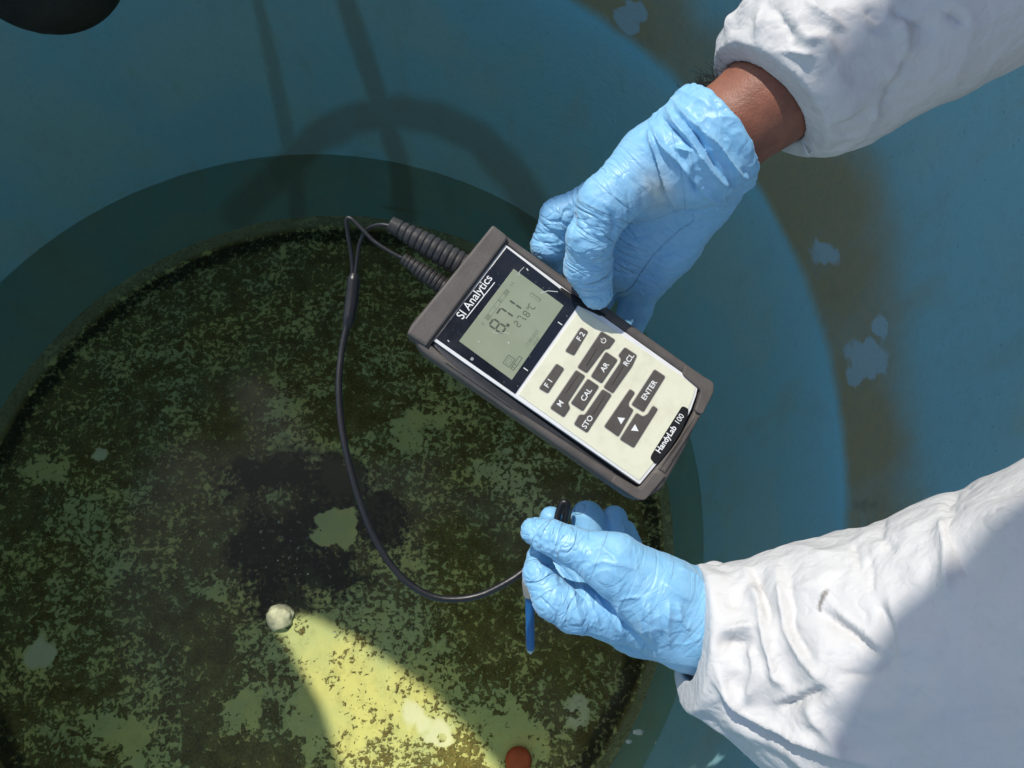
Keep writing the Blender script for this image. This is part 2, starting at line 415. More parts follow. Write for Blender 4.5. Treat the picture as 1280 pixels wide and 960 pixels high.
# ------------------------------------------------------------------ added shade cloths, out of view, shaped to throw the shade edges
cloth_m = M('added_shade_cloth', (.16, .17, .14), .9, .1, .3, 6, .002, 300)
pole_m = M('grey_pole', (.30, .30, .30), .45, .5, .3, 20, metal=.7)
def shade(strips, label, posts):
    t = empty('added_shade_cloth', (posts[0][0], posts[0][1], GZ)); o = np.array(t.location)
    V = []; Fc = []                                   # each strip: (x, y of near edge, y of far edge)
    for st_ in strips:
        n0 = len(V)
        for x, y0, y1 in st_: V += [(x - o[0], y0 - o[1], 3.0 - GZ), (x - o[0], y1 - o[1], 3.0 - GZ)]
        Fc += [(n0 + 2 * k, n0 + 2 * k + 2, n0 + 2 * k + 3, n0 + 2 * k + 1) for k in range(len(st_) - 1)]
    me_ = mesh('cloth', V, Fc)
    ob = link('cloth', me_, cloth_m, t, smooth=False); md = ob.modifiers.new('s', 'SOLIDIFY'); md.thickness = .004
    for q in posts:
        V = []; Fc = []
        for zc_ in (GZ - .1, 3.05):
            for k in range(12): V.append((q[0] - o[0] + .02 * math.cos(k * math.pi / 6), q[1] - o[1] + .02 * math.sin(k * math.pi / 6), zc_ - o[2]))
        for k in range(12): Fc.append((k, (k + 1) % 12, 12 + (k + 1) % 12, 12 + k))
        Fc.append(tuple(range(12, 24))); link('pole', mesh('pole', V, Fc), pole_m, t)
    tag(t, label, 'added shade cloth')
LOW = [(-1.60, 1.67), (-1.50, 1.645), (-1.37, 1.59), (-1.27, 1.52), (-1.18, 1.46), (-1.08, 1.36), (-1.0, 1.27), (-.76, 1.10), (-.70, 1.064), (-.46, 1.049), (-.40, 1.066), (-.33, 1.094), (-.255, 1.088), (1.2, 1.088)]
shade([[(x, y, 2.2) for x, y in LOW], [(-.332, .980, .981), (-.325, .972, .992), (-.30, .95, 1.0), (-.262, .925, 1.018), (-.25, .915, 1.084), (1.2, .90, 1.084)]],
      'widest added shade cloth, dark and out of view on three poles, cut to block the sun', [(-.3, 2.15), (1.15, 1.0), (1.15, 2.15)])  # added sheet, outline cut to keep sun off tank and upper sleeve
shade([[(-2.4, 1.15, 1.9), (-1.62, 1.15, 1.9), (-1.60, 1.15, 1.66), (-1.45, 1.15, 1.45), (-1.39, 1.15, 1.31), (-1.33, 1.15, 1.16)]], 'small added shade cloth, out of view on two poles, blocking sun left of the lit wedge', [(-2.35, 1.2), (-2.35, 1.85)])  # added sheet that makes the left edge of the sunlit wedge
shade([[(-.34, .3, .70), (-.30, .0, .745), (-.215, -1.2, .785), (0, -1.2, .72), (.25, -1.2, .1)]], 'narrow added shade cloth strip, out of view on two poles, blocking sun from the lower sleeve', [(.2, -1.15), (-.15, -1.15)])  # added strip that puts the lower sleeve's far part in shadow

# ------------------------------------------------------------------ tubes and lathes
def spline(pts, n=12):
    p = np.array(pts, float); q = np.vstack([2 * p[0] - p[1], p, 2 * p[-1] - p[-2]]); out = []
    for i in range(len(p) - 1):
        a, b, c, d = q[i:i + 4]
        for t in np.linspace(0, 1, n, endpoint=False):
            out.append(.5 * (2 * b + (c - a) * t + (2 * a - 5 * b + 4 * c - d) * t * t + (3 * b - a - 3 * c + d) * t ** 3))
    out.append(p[-1]); return np.array(out)
def tube_mesh(name, C, rad, m=14):
    C = np.asarray(C, float); rad = np.broadcast_to(rad, len(C)); V = []; Fc = []
    T = np.gradient(C, axis=0); T /= np.linalg.norm(T, axis=1)[:, None] + 1e-12
    u = np.cross(T[0], (0, 0, 1.)); u = u / np.linalg.norm(u) if np.linalg.norm(u) > 1e-3 else np.array([1., 0, 0])
    for i in range(len(C)):
        u = u - (u @ T[i]) * T[i]; u /= np.linalg.norm(u); v = np.cross(T[i], u)
        for k in range(m):
            a = 2 * math.pi * k / m; V.append(C[i] + rad[i] * (math.cos(a) * u + math.sin(a) * v))
    for i in range(len(C) - 1):
        for k in range(m): Fc.append((i * m + k, i * m + (k + 1) % m, (i + 1) * m + (k + 1) % m, (i + 1) * m + k))
    Fc.append(tuple(range(m))[::-1]); Fc.append(tuple(range((len(C) - 1) * m, len(C) * m)))
    return mesh(name, V, Fc)
def pxtube(name, pts, rpx, mat_, parent, n=12, m=14):
    q = spline(np.array([P(*p[:3]) for p in pts]), n)
    Z = np.mean([p[2] for p in pts])
    return link(name, tube_mesh(name, q, rpx * Z / F if np.isscalar(rpx) else np.interp(np.linspace(0, 1, len(q)), np.linspace(0, 1, len(rpx)), rpx) * Z / F, m), mat_, parent)

# ------------------------------------------------------------------ the hand-held meter
ZM = .545; CM = np.array([703., 452.])
e1 = np.array([.575, -.818]); e2 = np.array([-.818, -.575])
def uv(px, py): q = np.array([px, py]) - CM; return np.array([q @ e1, q @ e2]) * ZM / F
ex = MW @ np.array([e1[0], -e1[1], 0]); ey = MW @ np.array([e2[0], -e2[1], 0]); ez = np.cross(ex, ey)
ta_ = RAD(9); tb_ = RAD(-3)
ex2 = math.cos(ta_) * ex - math.sin(ta_) * ez; ez2 = np.cross(ex2, ey)
meter = empty('handheld_meter'); mw = Matrix.Identity(4)
cpos = P(CM[0], CM[1], ZM)
for i in range(3): mw[i][0] = ex2[i]; mw[i][1] = ey[i]; mw[i][2] = ez2[i]; mw[i][3] = cpos[i]
meter.matrix_world = mw
tag(meter, 'grey handheld pH meter with cream keypad and green display held over the tank', 'meter')
Z1 = lambda X, Y: (660 + X / 4.175, 380 + Y / 4.175)      # three enlargements the outlines were read from
Z0 = lambda X, Y: (480 + X / 2.461, 250 + Y / 2.461)
Z2 = lambda X, Y: (540 + X / 4.8, 290 + Y / 4.8)
def UV(zf, pts): return [uv(*zf(*p)) for p in pts]
def roundp(pts, r, n=5):
    pts = [np.array(p, float) for p in pts]; out = []; N = len(pts)
    A = sum(pts[i][0] * pts[(i + 1) % N][1] - pts[(i + 1) % N][0] * pts[i][1] for i in range(N))
    if A < 0: pts = pts[::-1]
    for i in range(N):
        a, b, c = pts[i - 1], pts[i], pts[(i + 1) % N]; rr_ = r[i % len(r)] if hasattr(r, '__len__') else r
        la = np.linalg.norm(a - b); lc = np.linalg.norm(c - b); k = min(rr_, la * .48, lc * .48)
        p0 = b + (a - b) / la * k; p2 = b + (c - b) / lc * k
        for t in np.linspace(0, 1, n): out.append((1 - t) ** 2 * p0 + 2 * t * (1 - t) * b + t * t * p2)
    return np.array(out)
def off(p, d):
    n = len(p); e = np.roll(p, -1, 0) - p; l = np.linalg.norm(e, axis=1)[:, None] + 1e-12; nn = np.stack([-e[:, 1], e[:, 0]], 1) / l
    m_ = nn + np.roll(nn, 1, 0); m_ /= np.linalg.norm(m_, axis=1)[:, None] + 1e-12
    return p + m_ * d
def slab(name, poly, z0, z1, b, mat_, parent, taper=0):
    rings = [(off(poly, taper), z0)] + [(off(poly, b * (1 - math.cos(a))), z1 - b * (1 - math.sin(a))) for a in np.linspace(0, math.pi / 2, 4)]
    n = len(poly); V = []; Fc = []
    for q, z_ in rings:
        for p in q: V.append((p[0], p[1], z_))
    for i in range(len(rings) - 1):
        for k in range(n): Fc.append((i * n + k, i * n + (k + 1) % n, (i + 1) * n + (k + 1) % n, (i + 1) * n + k))
    Fc.append(tuple(range((len(rings) - 1) * n, len(rings) * n))); Fc.append(tuple(range(n))[::-1])
    o = link(name, mesh(name, V, Fc), mat_, parent, smooth=False); return o
def resample(p, n):
    q = np.vstack([p, p[:1]]); s = np.concatenate([[0], np.cumsum(np.linalg.norm(np.diff(q, axis=0), axis=1))])
    t = np.linspace(0, s[-1], n, endpoint=False); return np.stack([np.interp(t, s, q[:, 0]), np.interp(t, s, q[:, 1])], 1)
grey = M('grey_rubber', (.105, .091, .080), .55, .35, .25, 60, .00025, 900)
dgrey = M('grip_grey', (.060, .064, .072), .45, .5, .2, 60, .0001, 700)
shell = M('dark_shell', (.018, .024, .035), .4, .5)
white = M('white_plate', (.72, .72, .70), .4, .5, .08, 80)
g = G('cream_foil'); q1 = g.noise(55, 5, .6); q2 = g.noise(900, 2, .5); q3 = g.noise(180, 4, .7, stretch=(1, .15, 1))
cc_ = g.mix(g.ss(q1, .42, .70), (.70, .69, .52), (.63, .615, .455)); cc_ = g.mix(g.ss(q2, .70, .76, 0, .5), cc_, (.25, .23, .18)); cc_ = g.mix(g.ss(q3, .66, .75, 0, .25), cc_, (.45, .43, .34))
g.bump(q1, .0002); cream = g.set(Base_Color=cc_, Roughness=g.ss(q1, .3, .7, .38, .6), Specular_IOR_Level=.4)
keym = M('key_grey', (.085, .076, .066), .55, .3, .15, 120)
keyrim = M('key_rim', (.42, .41, .36), .5, .3)
ink = M('print_white', (.75, .75, .72), .6, .2)
blackink = M('badge_black', (.012, .012, .012), .45, .3, .3, 400)
lcdink = M('lcd_dark', (.075, .088, .065), .6, .2)
lcdfaint = M('lcd_faint', (.175, .20, .14), .6, .2)
g = G('black_window'); nn1 = g.noise(420, 2, .5); nn2 = g.noise(38, 4, .6)
winm = g.set(Base_Color=g.mix(g.ss(nn1, .70, .75), (.010, .012, .018), (.16, .16, .15)), Roughness=g.ss(nn2, .35, .7, .10, .34), Specular_IOR_Level=.5)
g = G('lcd_green'); nn2 = g.noise(26, 4, .6)
lcdm = g.set(Base_Color=g.mix(g.ss(nn2, .35, .7), (.245, .275, .185), (.285, .310, .220)), Roughness=.22, Specular_IOR_Level=.45)
film_m = M('scuff', (.55, .56, .52), .5, .3)
# body outline
outer = roundp(UV(lambda a, b: (a, b), [(616, 278), (632, 288), (893, 474), (893, 487), (858, 560), (826, 612), (801, 624), (788, 622), (528, 441), (512, 416), (513, 408)]), .004)
slab('back_shell', off(outer, .0012), -.040, -.014, .002, shell, meter, .006)
NRS = 220
inner_o = roundp(UV(Z0, [(372, 122), (608, 300), (930, 530), (985, 570), (960, 650), (905, 740), (778, 884), (705, 840), (560, 745), (395, 640), (250, 540), (142, 445)]), .0015)
A_ = resample(outer, NRS); B_ = resample(inner_o, NRS)
k0 = np.argmin(np.linalg.norm(B_ - A_[0], axis=1)); B_ = np.roll(B_, -k0, 0)
bv = .0035; Vr = []; Fr = []
rings = [(A_, -.018)] + [(off(A_, bv * (1 - math.cos(a))), -.0005 - bv * (1 - math.sin(a))) for a in np.linspace(0, math.pi / 2, 5)] + [(off(B_, -.0008), -.0005), (B_, -.0014), (B_, -.010)]
for q, z_ in rings:
    for p in q: Vr.append((p[0], p[1], z_))
for i in range(len(rings) - 1):
    for k in range(NRS): Fr.append((i * NRS + k, i * NRS + (k + 1) % NRS, (i + 1) * NRS + (k + 1) % NRS, (i + 1) * NRS + k))
link('armour_frame', mesh('armour_frame', Vr, Fr), grey, meter)
slab('inner_well', off(A_, .003), -.012, -.0065, .0005, blackink, meter)
# side grip strip between frame and plate on the left
slab('side_grip', roundp(UV(Z0, [(150, 440), (215, 505), (405, 640), (560, 735), (705, 838), (690, 838), (545, 748), (390, 655), (215, 525)]), .001), -.0064, -.0022, .0009, dgrey, meter)
slab('side_grip', roundp(UV(Z0, [(548, 262), (690, 352), (668, 352), (600, 320), (540, 275)]), .001), -.0064, .0004, .0009, blackink, meter)
# white plate with bowed lower end
arc = [(975, 572), (968, 600), (950, 645), (922, 695), (885, 748), (840, 808), (782, 874)]
plate = roundp(UV(Z0, [(370, 124), (605, 300), (925, 528)] + arc + [(640, 775), (405, 612), (250, 505), (148, 432)]), .0008, 3)
slab('white_plate', plate, -.0060, -.0004, .0005, white, meter)
cream_p = roundp(UV(Z0, [(609, 326), (920, 538), (966, 575), (958, 603), (941, 642), (914, 690), (878, 742), (834, 800), (780, 862), (700, 806), (412, 600)]), .0012, 4)
slab('keypad_foil', cream_p, -.0008, .0001, .0002, cream, meter)
win_p = roundp(UV(Z0, [(377, 138), (604, 314), (402, 598), (160, 428)]), .0006)
win = slab('display_window', win_p, -.0010, .0002, .0003, winm, meter)
lcd_p = roundp(UV(Z0, [(400, 207), (555, 321), (392, 555), (231, 437)]), .0003)
slab('screen', lcd_p, -.0002, .00035, .00005, lcdm, win)
# end cap and corner guards
cap = roundp(UV(Z0, [(335, 68), (386, 108), (132, 456), (74, 417), (80, 400)]), [.006, .0012, .0012, .004, .002])
slab('end_cap', cap, -.020, .0022, .0018, grey, meter)
slab('corner_guard', roundp(UV(Z0, [(932, 505), (1024, 560), (1022, 590), (983, 662), (958, 650), (982, 585), (924, 535)]), .0022), -.018, .0016, .0010, grey, meter)
slab('corner_guard', roundp(UV(Z0, [(705, 843), (765, 884), (782, 888), (822, 838), (864, 846), (795, 922), (772, 920), (690, 866)]), .0022), -.018, .0016, .0010, grey, meter)
slab('end_bar', roundp(UV(Z0, [(960, 655), (980, 664), (862, 842), (838, 826), (905, 745)]), .0010), -.018, .0009, .0015, grey, meter)
for pts in ([(378, 113), (384, 118), (136, 460), (130, 455)],):
    slab('seam', roundp(UV(Z0, pts), .0003), -.004, .0006, .0001, blackink, meter)
def text(s, size, c, z_, mat_, parent, name='lettering', ext=.00006, bold=0., sx=1.):
    cu = bpy.data.curves.new('t', 'FONT'); cu.body = s; cu.size = size; cu.align_x = 'CENTER'; cu.align_y = 'CENTER'; cu.extrude = ext; cu.offset = bold
    ob = bpy.data.objects.new('t', cu); COL.objects.link(ob)
    dg = bpy.context.evaluated_depsgraph_get(); me_ = bpy.data.meshes.new_from_object(ob.evaluated_get(dg)); bpy.data.objects.remove(ob)
    me_.transform(Matrix.Translation((c[0], c[1], z_)) @ Matrix.Diagonal((sx, 1, 1, 1))); me_.materials.clear()
    return link(name, me_, mat_, parent, smooth=False)
pxm = ZM / F
def quad(a, b, wd, z_, mat_, parent, name='line'):
    a = np.array(a); b = np.array(b); d = (b - a) / np.linalg.norm(b - a); n_ = np.array([-d[1], d[0]]) * wd / 2
    V = [(*(q), z_) for q in (a + n_, b + n_, b - n_, a - n_)]
    me_ = mesh(name, V, [(3, 2, 1, 0)]); o = link(name, me_, mat_, parent, smooth=False); return o
# printing on the window
text('SI Analytics', .0085, uv(*Z0(279, 298)), .00030, ink, win, bold=.00003, sx=.92)
a, b = uv(*Z0(252, 366)), uv(*Z0(341, 251)); quad(a, b, .0006, .00032, ink, win)
for c_ in ((435, 522), (543, 378)):
    c0 = uv(*Z0(*c_)); quad(c0 + (0, -.0018), c0 + (0, .0018), .0006, .00032, ink, win, 'tick')
text('o', .004, uv(*Z2(238, 765)), .00030, ink, win)
# reading
SEG = {'8': 'abcdefg', '7': 'abc', '1': 'bc', '2': 'abged', 'C': 'afed'}
def seg7(ch, c, h, z_, mat_, parent, sl_=.0):
    wd = h * .52; t = h * .13; V = []; Fc = []
    L = {'a': (0, h / 2, 1), 'g': (0, 0, 1), 'd': (0, -h / 2, 1), 'b': (wd / 2, h / 4, 0), 'c': (wd / 2, -h / 4, 0), 'f': (-wd / 2, h / 4, 0), 'e': (-wd / 2, -h / 4, 0)}
    for s_ in SEG[ch]:
        x, y, hz = L[s_]; l = (wd if hz else h / 2) * .5 - t * .15; k = t / 2
        q = [(-l, 0), (-l + k, k), (l - k, k), (l, 0), (l - k, -k), (-l + k, -k)]
        if not hz: q = [(b_, a_) for a_, b_ in q][::-1]
        n0 = len(V); V += [(c[0] + x + a_, c[1] + y + b_, z_) for a_, b_ in q]; Fc.append(tuple(range(n0, n0 + 6))[::-1])
    return link('digit', mesh('digit', V, Fc), mat_, parent, smooth=False)
zl = .00042; H8 = 19 * pxm
c8 = uv(*Z2(393, 567)); stp = uv(*Z2(453, 482)) - c8
seg7('8', c8, H8, zl, lcdink, win); seg7('7', uv(*Z2(437, 500)), H8, zl, lcdink, win); seg7('1', uv(*Z2(488, 452)), H8, zl, lcdink, win)
dd = uv(*Z2(455, 560)); quad(dd - (.0011, 0), dd + (.0011, 0), .0022, zl, lcdink, win, 'point')
hs = 8.5 * pxm
cs = [uv(*Z2(x_, y_)) for x_, y_ in ((512, 552), (532, 520), (567, 489), (600, 442))]
for ch_, c_ in zip('278C', cs): seg7(ch_, c_, hs, zl, lcdfaint if False else lcdink, win)
dd = uv(*Z2(548, 512)); quad(dd - (.0005, .0018), dd + (.0005, -.0018), .0010, zl, lcdink, win, 'point')
text('o', .0035, uv(*Z2(572, 452)), zl, lcdink, win)
text('17.08.2023', .0032, uv(*Z2(598, 640)), zl, lcdfaint, win); text('10:47', .0032, uv(*Z2(615, 652)) + (0, -.0012), zl, lcdfaint, win)
text('0', .0034, uv(*Z2(306, 553)), zl, lcdfaint, win); text('14', .0034, uv(*Z2(480, 308)), zl, lcdfaint, win)
def frame(pts, wd, mat_):
    for i in range(len(pts)): quad(pts[i], pts[(i + 1) % len(pts)], wd, zl, mat_, win)
ba, bb = uv(*Z2(326, 525)), uv(*Z2(455, 345)); bw = np.array([0, .0028])
frame([ba - bw / 2, bb - bw / 2, bb + bw / 2, ba + bw / 2], .0004, lcdfaint)
for f_ in (.14, .4, .62, .68, .85): q = ba + (bb - ba) * f_; quad(q - bw / 2, q + bw / 2, .0005, zl, lcdink if f_ == .62 else lcdfaint, win, 'tick')
quad(ba + (.0002, 0), ba + (bb - ba) * .14, .0026, zl, lcdfaint, win); quad(ba + (bb - ba) * .86, bb, .0026, zl, lcdfaint, win)
def boxat(c, w_, h_, mat_, wd=.0004):
    frame([c + (-w_, -h_), c + (w_, -h_), c + (w_, h_), c + (-w_, h_)], wd, mat_)
boxat(uv(*Z2(460, 778)), .0034, .0026, lcdink); boxat(uv(*Z2(460, 778)), .0020, .0012, lcdfaint)
boxat(uv(*Z2(505, 790)), .0052, .0012, lcdink); boxat(uv(*Z2(492, 808)), .0012, .0012, lcdink)
boxat(uv(*Z2(622, 385)), .0012, .0040, lcdfaint); quad(uv(*Z2(600, 360)), uv(*Z2(655, 405)), .0007, zl, lcdfaint, win)
# creased protective film: pale scuffs along the display edge
for pts, wd in (([(520, 250), (530, 225), (555, 200)], .0006), ([(570, 208), (580, 222)], .0012), ([(655, 360), (700, 345), (760, 350)], .0008), ([(360, 600), (380, 610), (440, 605), (462, 612)], .0004), ([(455, 660), (460, 672)], .0008), ([(275, 660), (285, 665)], .0006), ([(95, 655), (105, 665)], .0010)):
    q = [uv(*Z2(*p)) for p in pts]
    for a, b in zip(q, q[1:]): quad(a, b, wd * .6, .00048, film_m, win, 'scuff')
# keys
KEYS = [('F2', [(280, 118), (318, 140), (240, 268), (195, 245)], 'F 2', (278, 168)), ('F1', [(148, 312), (188, 338), (100, 468), (55, 442)], 'F 1', (105, 415)),
        ('p', [(388, 138), (462, 183), (427, 230), (405, 232), (306, 360), (258, 331)], None, (398, 188)),
        ('AR', [(410, 247), (472, 289), (384, 414), (328, 378)], 'AR', (402, 330)),
        ('RCL', [(512, 222), (576, 264), (548, 322), (442, 466), (394, 435), (486, 303), (490, 282), (476, 266)], 'RCL', (531, 290)),
        ('M', [(250, 345), (298, 376), (204, 516), (216, 543), (182, 592), (112, 545)], 'M', (165, 522)),
        ('CAL', [(312, 390), (370, 430), (282, 560), (220, 519)], 'CAL', (302, 475)),
        ('STO', [(388, 445), (436, 474), (302, 672), (235, 628), (264, 578), (292, 580)], 'STO', (306, 617)),
        ('up', [(534, 443), (560, 462), (524, 515), (526, 536), (550, 552), (466, 692), (393, 640)], None, None),
        ('dn', [(654, 530), (680, 548), (546, 750), (474, 706), (566, 568), (598, 588), (624, 576)], None, None),
        ('ENTER', [(668, 338), (725, 376), (602, 564), (540, 525)], 'ENTER', (636, 450))]
for nm, pts, tx, tc_ in KEYS:
    q = UV(Z1, pts); ctr = np.mean(q, 0)
    pr = roundp(q, .0013); 
    k_ = slab('key', pr, -.0002, .00085, .00035, keym, meter)
    slab('key_edge', off(pr, -.00055), -.0003, .00035, .0002, keyrim, k_)
    zt = .00092
    if tx: text(tx, .0052 if nm not in ('M',) else .0052, uv(*Z1(*tc_)), zt, ink, k_, bold=.00007)
    if nm == 'p':
        c_ = uv(*Z1(*tc_)); rr_ = .0017
        for a in np.linspace(130, 410, 12)[:-1]:
            p0 = c_ + rr_ * np.array([math.cos(RAD(a)), math.sin(RAD(a))]); p1 = c_ + rr_ * np.array([math.cos(RAD(a + 26)), math.sin(RAD(a + 26))]); quad(p0, p1, .0005, zt, ink, k_, 'symbol')
        quad(c_ + (0, .0003), c_ + (0, .0024), .0005, zt, ink, k_, 'symbol')
    if nm in ('up', 'dn'):
        tri = [(478, 580), (500, 612), (460, 618)] if nm == 'up' else [(546, 628), (580, 660), (546, 672)]
        c_ = uv(*Z1(*np.mean(tri, 0))); s_ = .0026 if nm == 'up' else -.0026
        V = [(c_[0] - abs(s_), c_[1] - s_ * .8, zt), (c_[0] + abs(s_), c_[1] - s_ * .8, zt), (c_[0], c_[1] + s_, zt)]
        link('symbol', mesh('symbol', V, [(0, 1, 2) if s_ > 0 else (2, 1, 0)]), ink, k_, smooth=False)
    LN = {'p': ((362, 230), (305, 325)), 'RCL': ((500, 325), (440, 420)), 'M': ((262, 372), (192, 470)), 'STO': ((402, 477), (335, 578))}
    if nm in LN: quad(uv(*Z1(*LN[nm][0])), uv(*Z1(*LN[nm][1])), .0004, .0009, blackink, k_)
# fine printed border of the foil
cb = off(cream_p, .0006); cb = np.vstack([cb, cb[:1]])
for a, b in zip(cb, cb[1:]):
    if np.linalg.norm(a - b) > 1e-5: pass
badge = slab('badge', roundp(UV(Z1, [(812, 530), (846, 546), (838, 590), (800, 668), (740, 755), (672, 832), (654, 832), (632, 806), (640, 785)]), .0018), -.0003, .0003, .0001, blackink, meter)
c_ = uv(*Z1(736, 684)); text('HandyLab', .0058, c_ + (-.0036, .0), .00036, ink, badge, bold=.00011, sx=.92); text('100', .0055, c_ + (.0132, .0), .00036, ink, badge, sx=.95)

# ------------------------------------------------------------------ probe, cable and plugs
rub = M('black_rubber', (.013, .012, .012), .38, .5, .3, 90, .00015, 600)
plug_m = M('plug_rubber', (.035, .032, .030), .5, .45, .3, 200, .0002, 900)
blue_p = M('blue_shaft', (.02, .16, .42), .35, .5, .2, 40)
collar_m = M('collar_grey', (.32, .31, .27), .5, .4, .2, 90)
glass_m = M('glass_tip', (.45, .55, .55), .08, .6)
probe = empty('sensor_probe', tuple(P(663, 735, .565)))
tag(probe, 'thin blue sensor probe with looping black cable and two ribbed plugs', 'probe')
bpy.context.view_layer.update()
def up(o):
    o.matrix_parent_inverse = o.parent.matrix_world.inverted(); return o
probe.matrix_world = Matrix.Translation(probe.location)
def ptube(*a, **k): return up(pxtube(*a, **k))
ptube('cable', [(492, 283, .553), (474, 281, .556), (459, 287, .560), (450, 303, .563), (446, 325, .564), (443, 352, .564)], 2.6, rub, probe)
ptube('cable', [(510, 326, .556), (490, 316, .556), (468, 302, .556), (452, 286, .556), (438, 273, .556), (433, 277, .557), (436, 300, .560), (440, 325, .563), (441, 352, .565)], 2.7, rub, probe)
ptube('cable_joint', [(443, 342, .564), (442, 350, .564), (440, 372, .564), (436, 398, .563), (433, 410, .562)], [5, 8.0, 8.4, 7.8, 4.6], rub, probe)
ptube('cable', [(434, 405, .562), (427, 440, .560), (423.5, 485, .556), (428, 540, .552), (443, 605, .548), (466, 668, .545), (497, 716, .543), (530, 741, .542), (562, 749, .542), (600, 744, .542), (637, 726, .542), (664, 707, .545), (690, 692, .552)], 4.4, rub, probe)
ptube('cable', [(694, 668, .585), (697, 645, .585), (703, 629, .583), (709, 631, .583), (707, 648, .587), (702, 668, .59)], 4.2, rub, probe)
def plug(a, b, r0, r1, nrib, label=None):
    A = P(*a); B = P(*b); n = 150; t = np.linspace(0, 1, n); C = A + t[:, None] * (B - A)
    r = np.interp(t, [0, .02, .10, .12, .55, 1], [r0 * .7, r0 * 1.0, r0 * 1.05, r0 * 1.02, r0 * .86 + r1 * .14, r1])
    rib = (np.sin(t * nrib * 2 * math.pi) > .45) & (t > .05) & (t < .93)
    r = r - rib * .10 * r0; r[-1] *= .6
    o = up(link('plug', tube_mesh('plug', C, r * a[2] / F, 28), plug_m, probe))
    return o
plug((585, 336, .563), (487, 279, .556), 16, 9.5, 13)
plug((558, 361, .563), (503, 322, .558), 11.5, 7, 11)
ptube('shaft', [(661, 715, .566), (662, 745, .575), (663, 810, .600)], 5.6, blue_p, probe)
ptube('collar', [(661, 722, .567), (661, 728, .569), (662, 744, .574)], [7.5, 8.6, 8.0], collar_m, probe)
ptube('glass_tip', [(663, 808, .600), (663, 813, .602), (663, 817, .603)], [4.8, 4.6, 1.6], glass_m, probe)

# ------------------------------------------------------------------ the worker: two gloved hands, wrist, sleeves, and the rest of the figure beside the tank
g = G('blue_nitrile'); tc_n = g.noise(120, 3, .55); ns = g.noise(800, 3, .5); stn = g.attr('stain')
fa = g.n('Attribute'); fa.attribute_name = 'along'; fv = fa.outputs['Vector']; cw = g.attr('crease')
def crease(v, sc, wd, det=1.):
    q = g.noise(sc, det, .5, vec=v); return g.ss(g.math('ABSOLUTE', g.math('SUBTRACT', q, .5)), 0., wd)
k1 = crease(fv, 1.0, .09, 0.); k2 = crease(fv, 2.1, .10, 0.); k3 = crease(g.tc.outputs['Object'], 42, .035); k4 = crease(g.tc.outputs['Object'], 95, .04)
hgt = g.math('ADD', g.math('MULTIPLY', g.math('ADD', k1, g.math('MULTIPLY', k2, .45)), cw), g.math('ADD', g.math('MULTIPLY', k3, .16), g.math('MULTIPLY', k4, .12)))
hgt = g.math('ADD', hgt, g.math('ADD', g.math('MULTIPLY', tc_n, .35), g.math('MULTIPLY', ns, .06)))
bcol = g.mix(g.ss(tc_n, .35, .7), (.215, .475, .705), (.250, .505, .725))
bcol = g.mix(g.math('MULTIPLY', stn, .8), bcol, (.56, .60, .56))
g.bump(hgt, .0007)
glove_m = g.set(Base_Color=bcol, Roughness=.44, Specular_IOR_Level=.5, Sheen_Weight=.25, Sheen_Roughness=.4)
def attr3(me, name, arr):
    q = me.attributes.new(name, 'FLOAT_VECTOR', 'POINT'); q.data.foreach_set('vector', np.asarray(arr, np.float32).ravel())
g = G('white_coverall'); n1 = g.noise(38, 5, .6); n2 = g.noise(260, 4, .6); n3 = g.noise(12, 3, .5)
wv = g.n('TexVoronoi'); wv.feature = 'DISTANCE_TO_EDGE'; wv.inputs['Scale'].default_value = 34; g.put(wv.inputs['Vector'], g.tc.outputs['Object'])
dirt = g.attr('dirt')
wcol = g.mix(g.ss(n3, .4, .7), (.60, .59, .575), (.555, .545, .53)); wcol = g.mix(dirt, wcol, (.14, .12, .10))
def vcrease(sc, det=2.):
    q = g.noise(sc, det, .55, dist=.3); return g.math('ABSOLUTE', g.math('SUBTRACT', q, .5))
hh = g.math('ADD', g.math('MULTIPLY', vcrease(13, 1.), 3.2), g.math('MULTIPLY', vcrease(44), 1.5)); hh = g.math('ADD', hh, g.math('MULTIPLY', vcrease(120, 1.), .45))
g.bump(g.math('ADD', hh, g.math('MULTIPLY', n2, .16)), .0022)
suit_m = g.set(Base_Color=wcol, Roughness=.62, Specular_IOR_Level=.35, Subsurface_Weight=.0)
g = G('brown_skin'); n1 = g.noise(60, 5, .6); n2 = g.noise(520, 3, .6); n3 = g.noise(150, 3, .5, stretch=(1, 1, .4))
vk = g.n('TexVoronoi'); vk.feature = 'DISTANCE_TO_EDGE'; vk.inputs['Scale'].default_value = 420; g.put(vk.inputs['Vector'], g.tc.outputs['Object'])
g.bump(g.math('ADD', g.math('MULTIPLY', g.ss(vk.outputs['Distance'], 0, .2), .12), g.math('ADD', g.math('MULTIPLY', n2, .4), n3)), .0005)
skin_m = g.set(Base_Color=g.mix(g.ss(n1, .35, .68), (.27, .105, .062), (.205, .078, .046)), Roughness=.5, Specular_IOR_Level=.4, Subsurface_Weight=.15, Subsurface_Radius=(.008, .004, .002))
hair_m = M('dark_hair', (.018, .012, .009), .4, .5)

person = empty('person', (.80, .20, GZ))
person.matrix_world = Matrix.Translation(person.location)
tag(person, 'person in white coverall and blue gloves reaching over the tank with both hands', 'person')
def pput(name, me, m, parent=person, smooth=True):
    o = link(name, me, m, parent, smooth); o.matrix_parent_inverse = Matrix.Translation(person.location).inverted(); return o
def plane_at(px, py, Z, dpx, dpy, dz=0.):
    c = P(px, py, Z); n = P(px + dpx, py + dpy, Z + dz) - c; return c, n / np.linalg.norm(n)

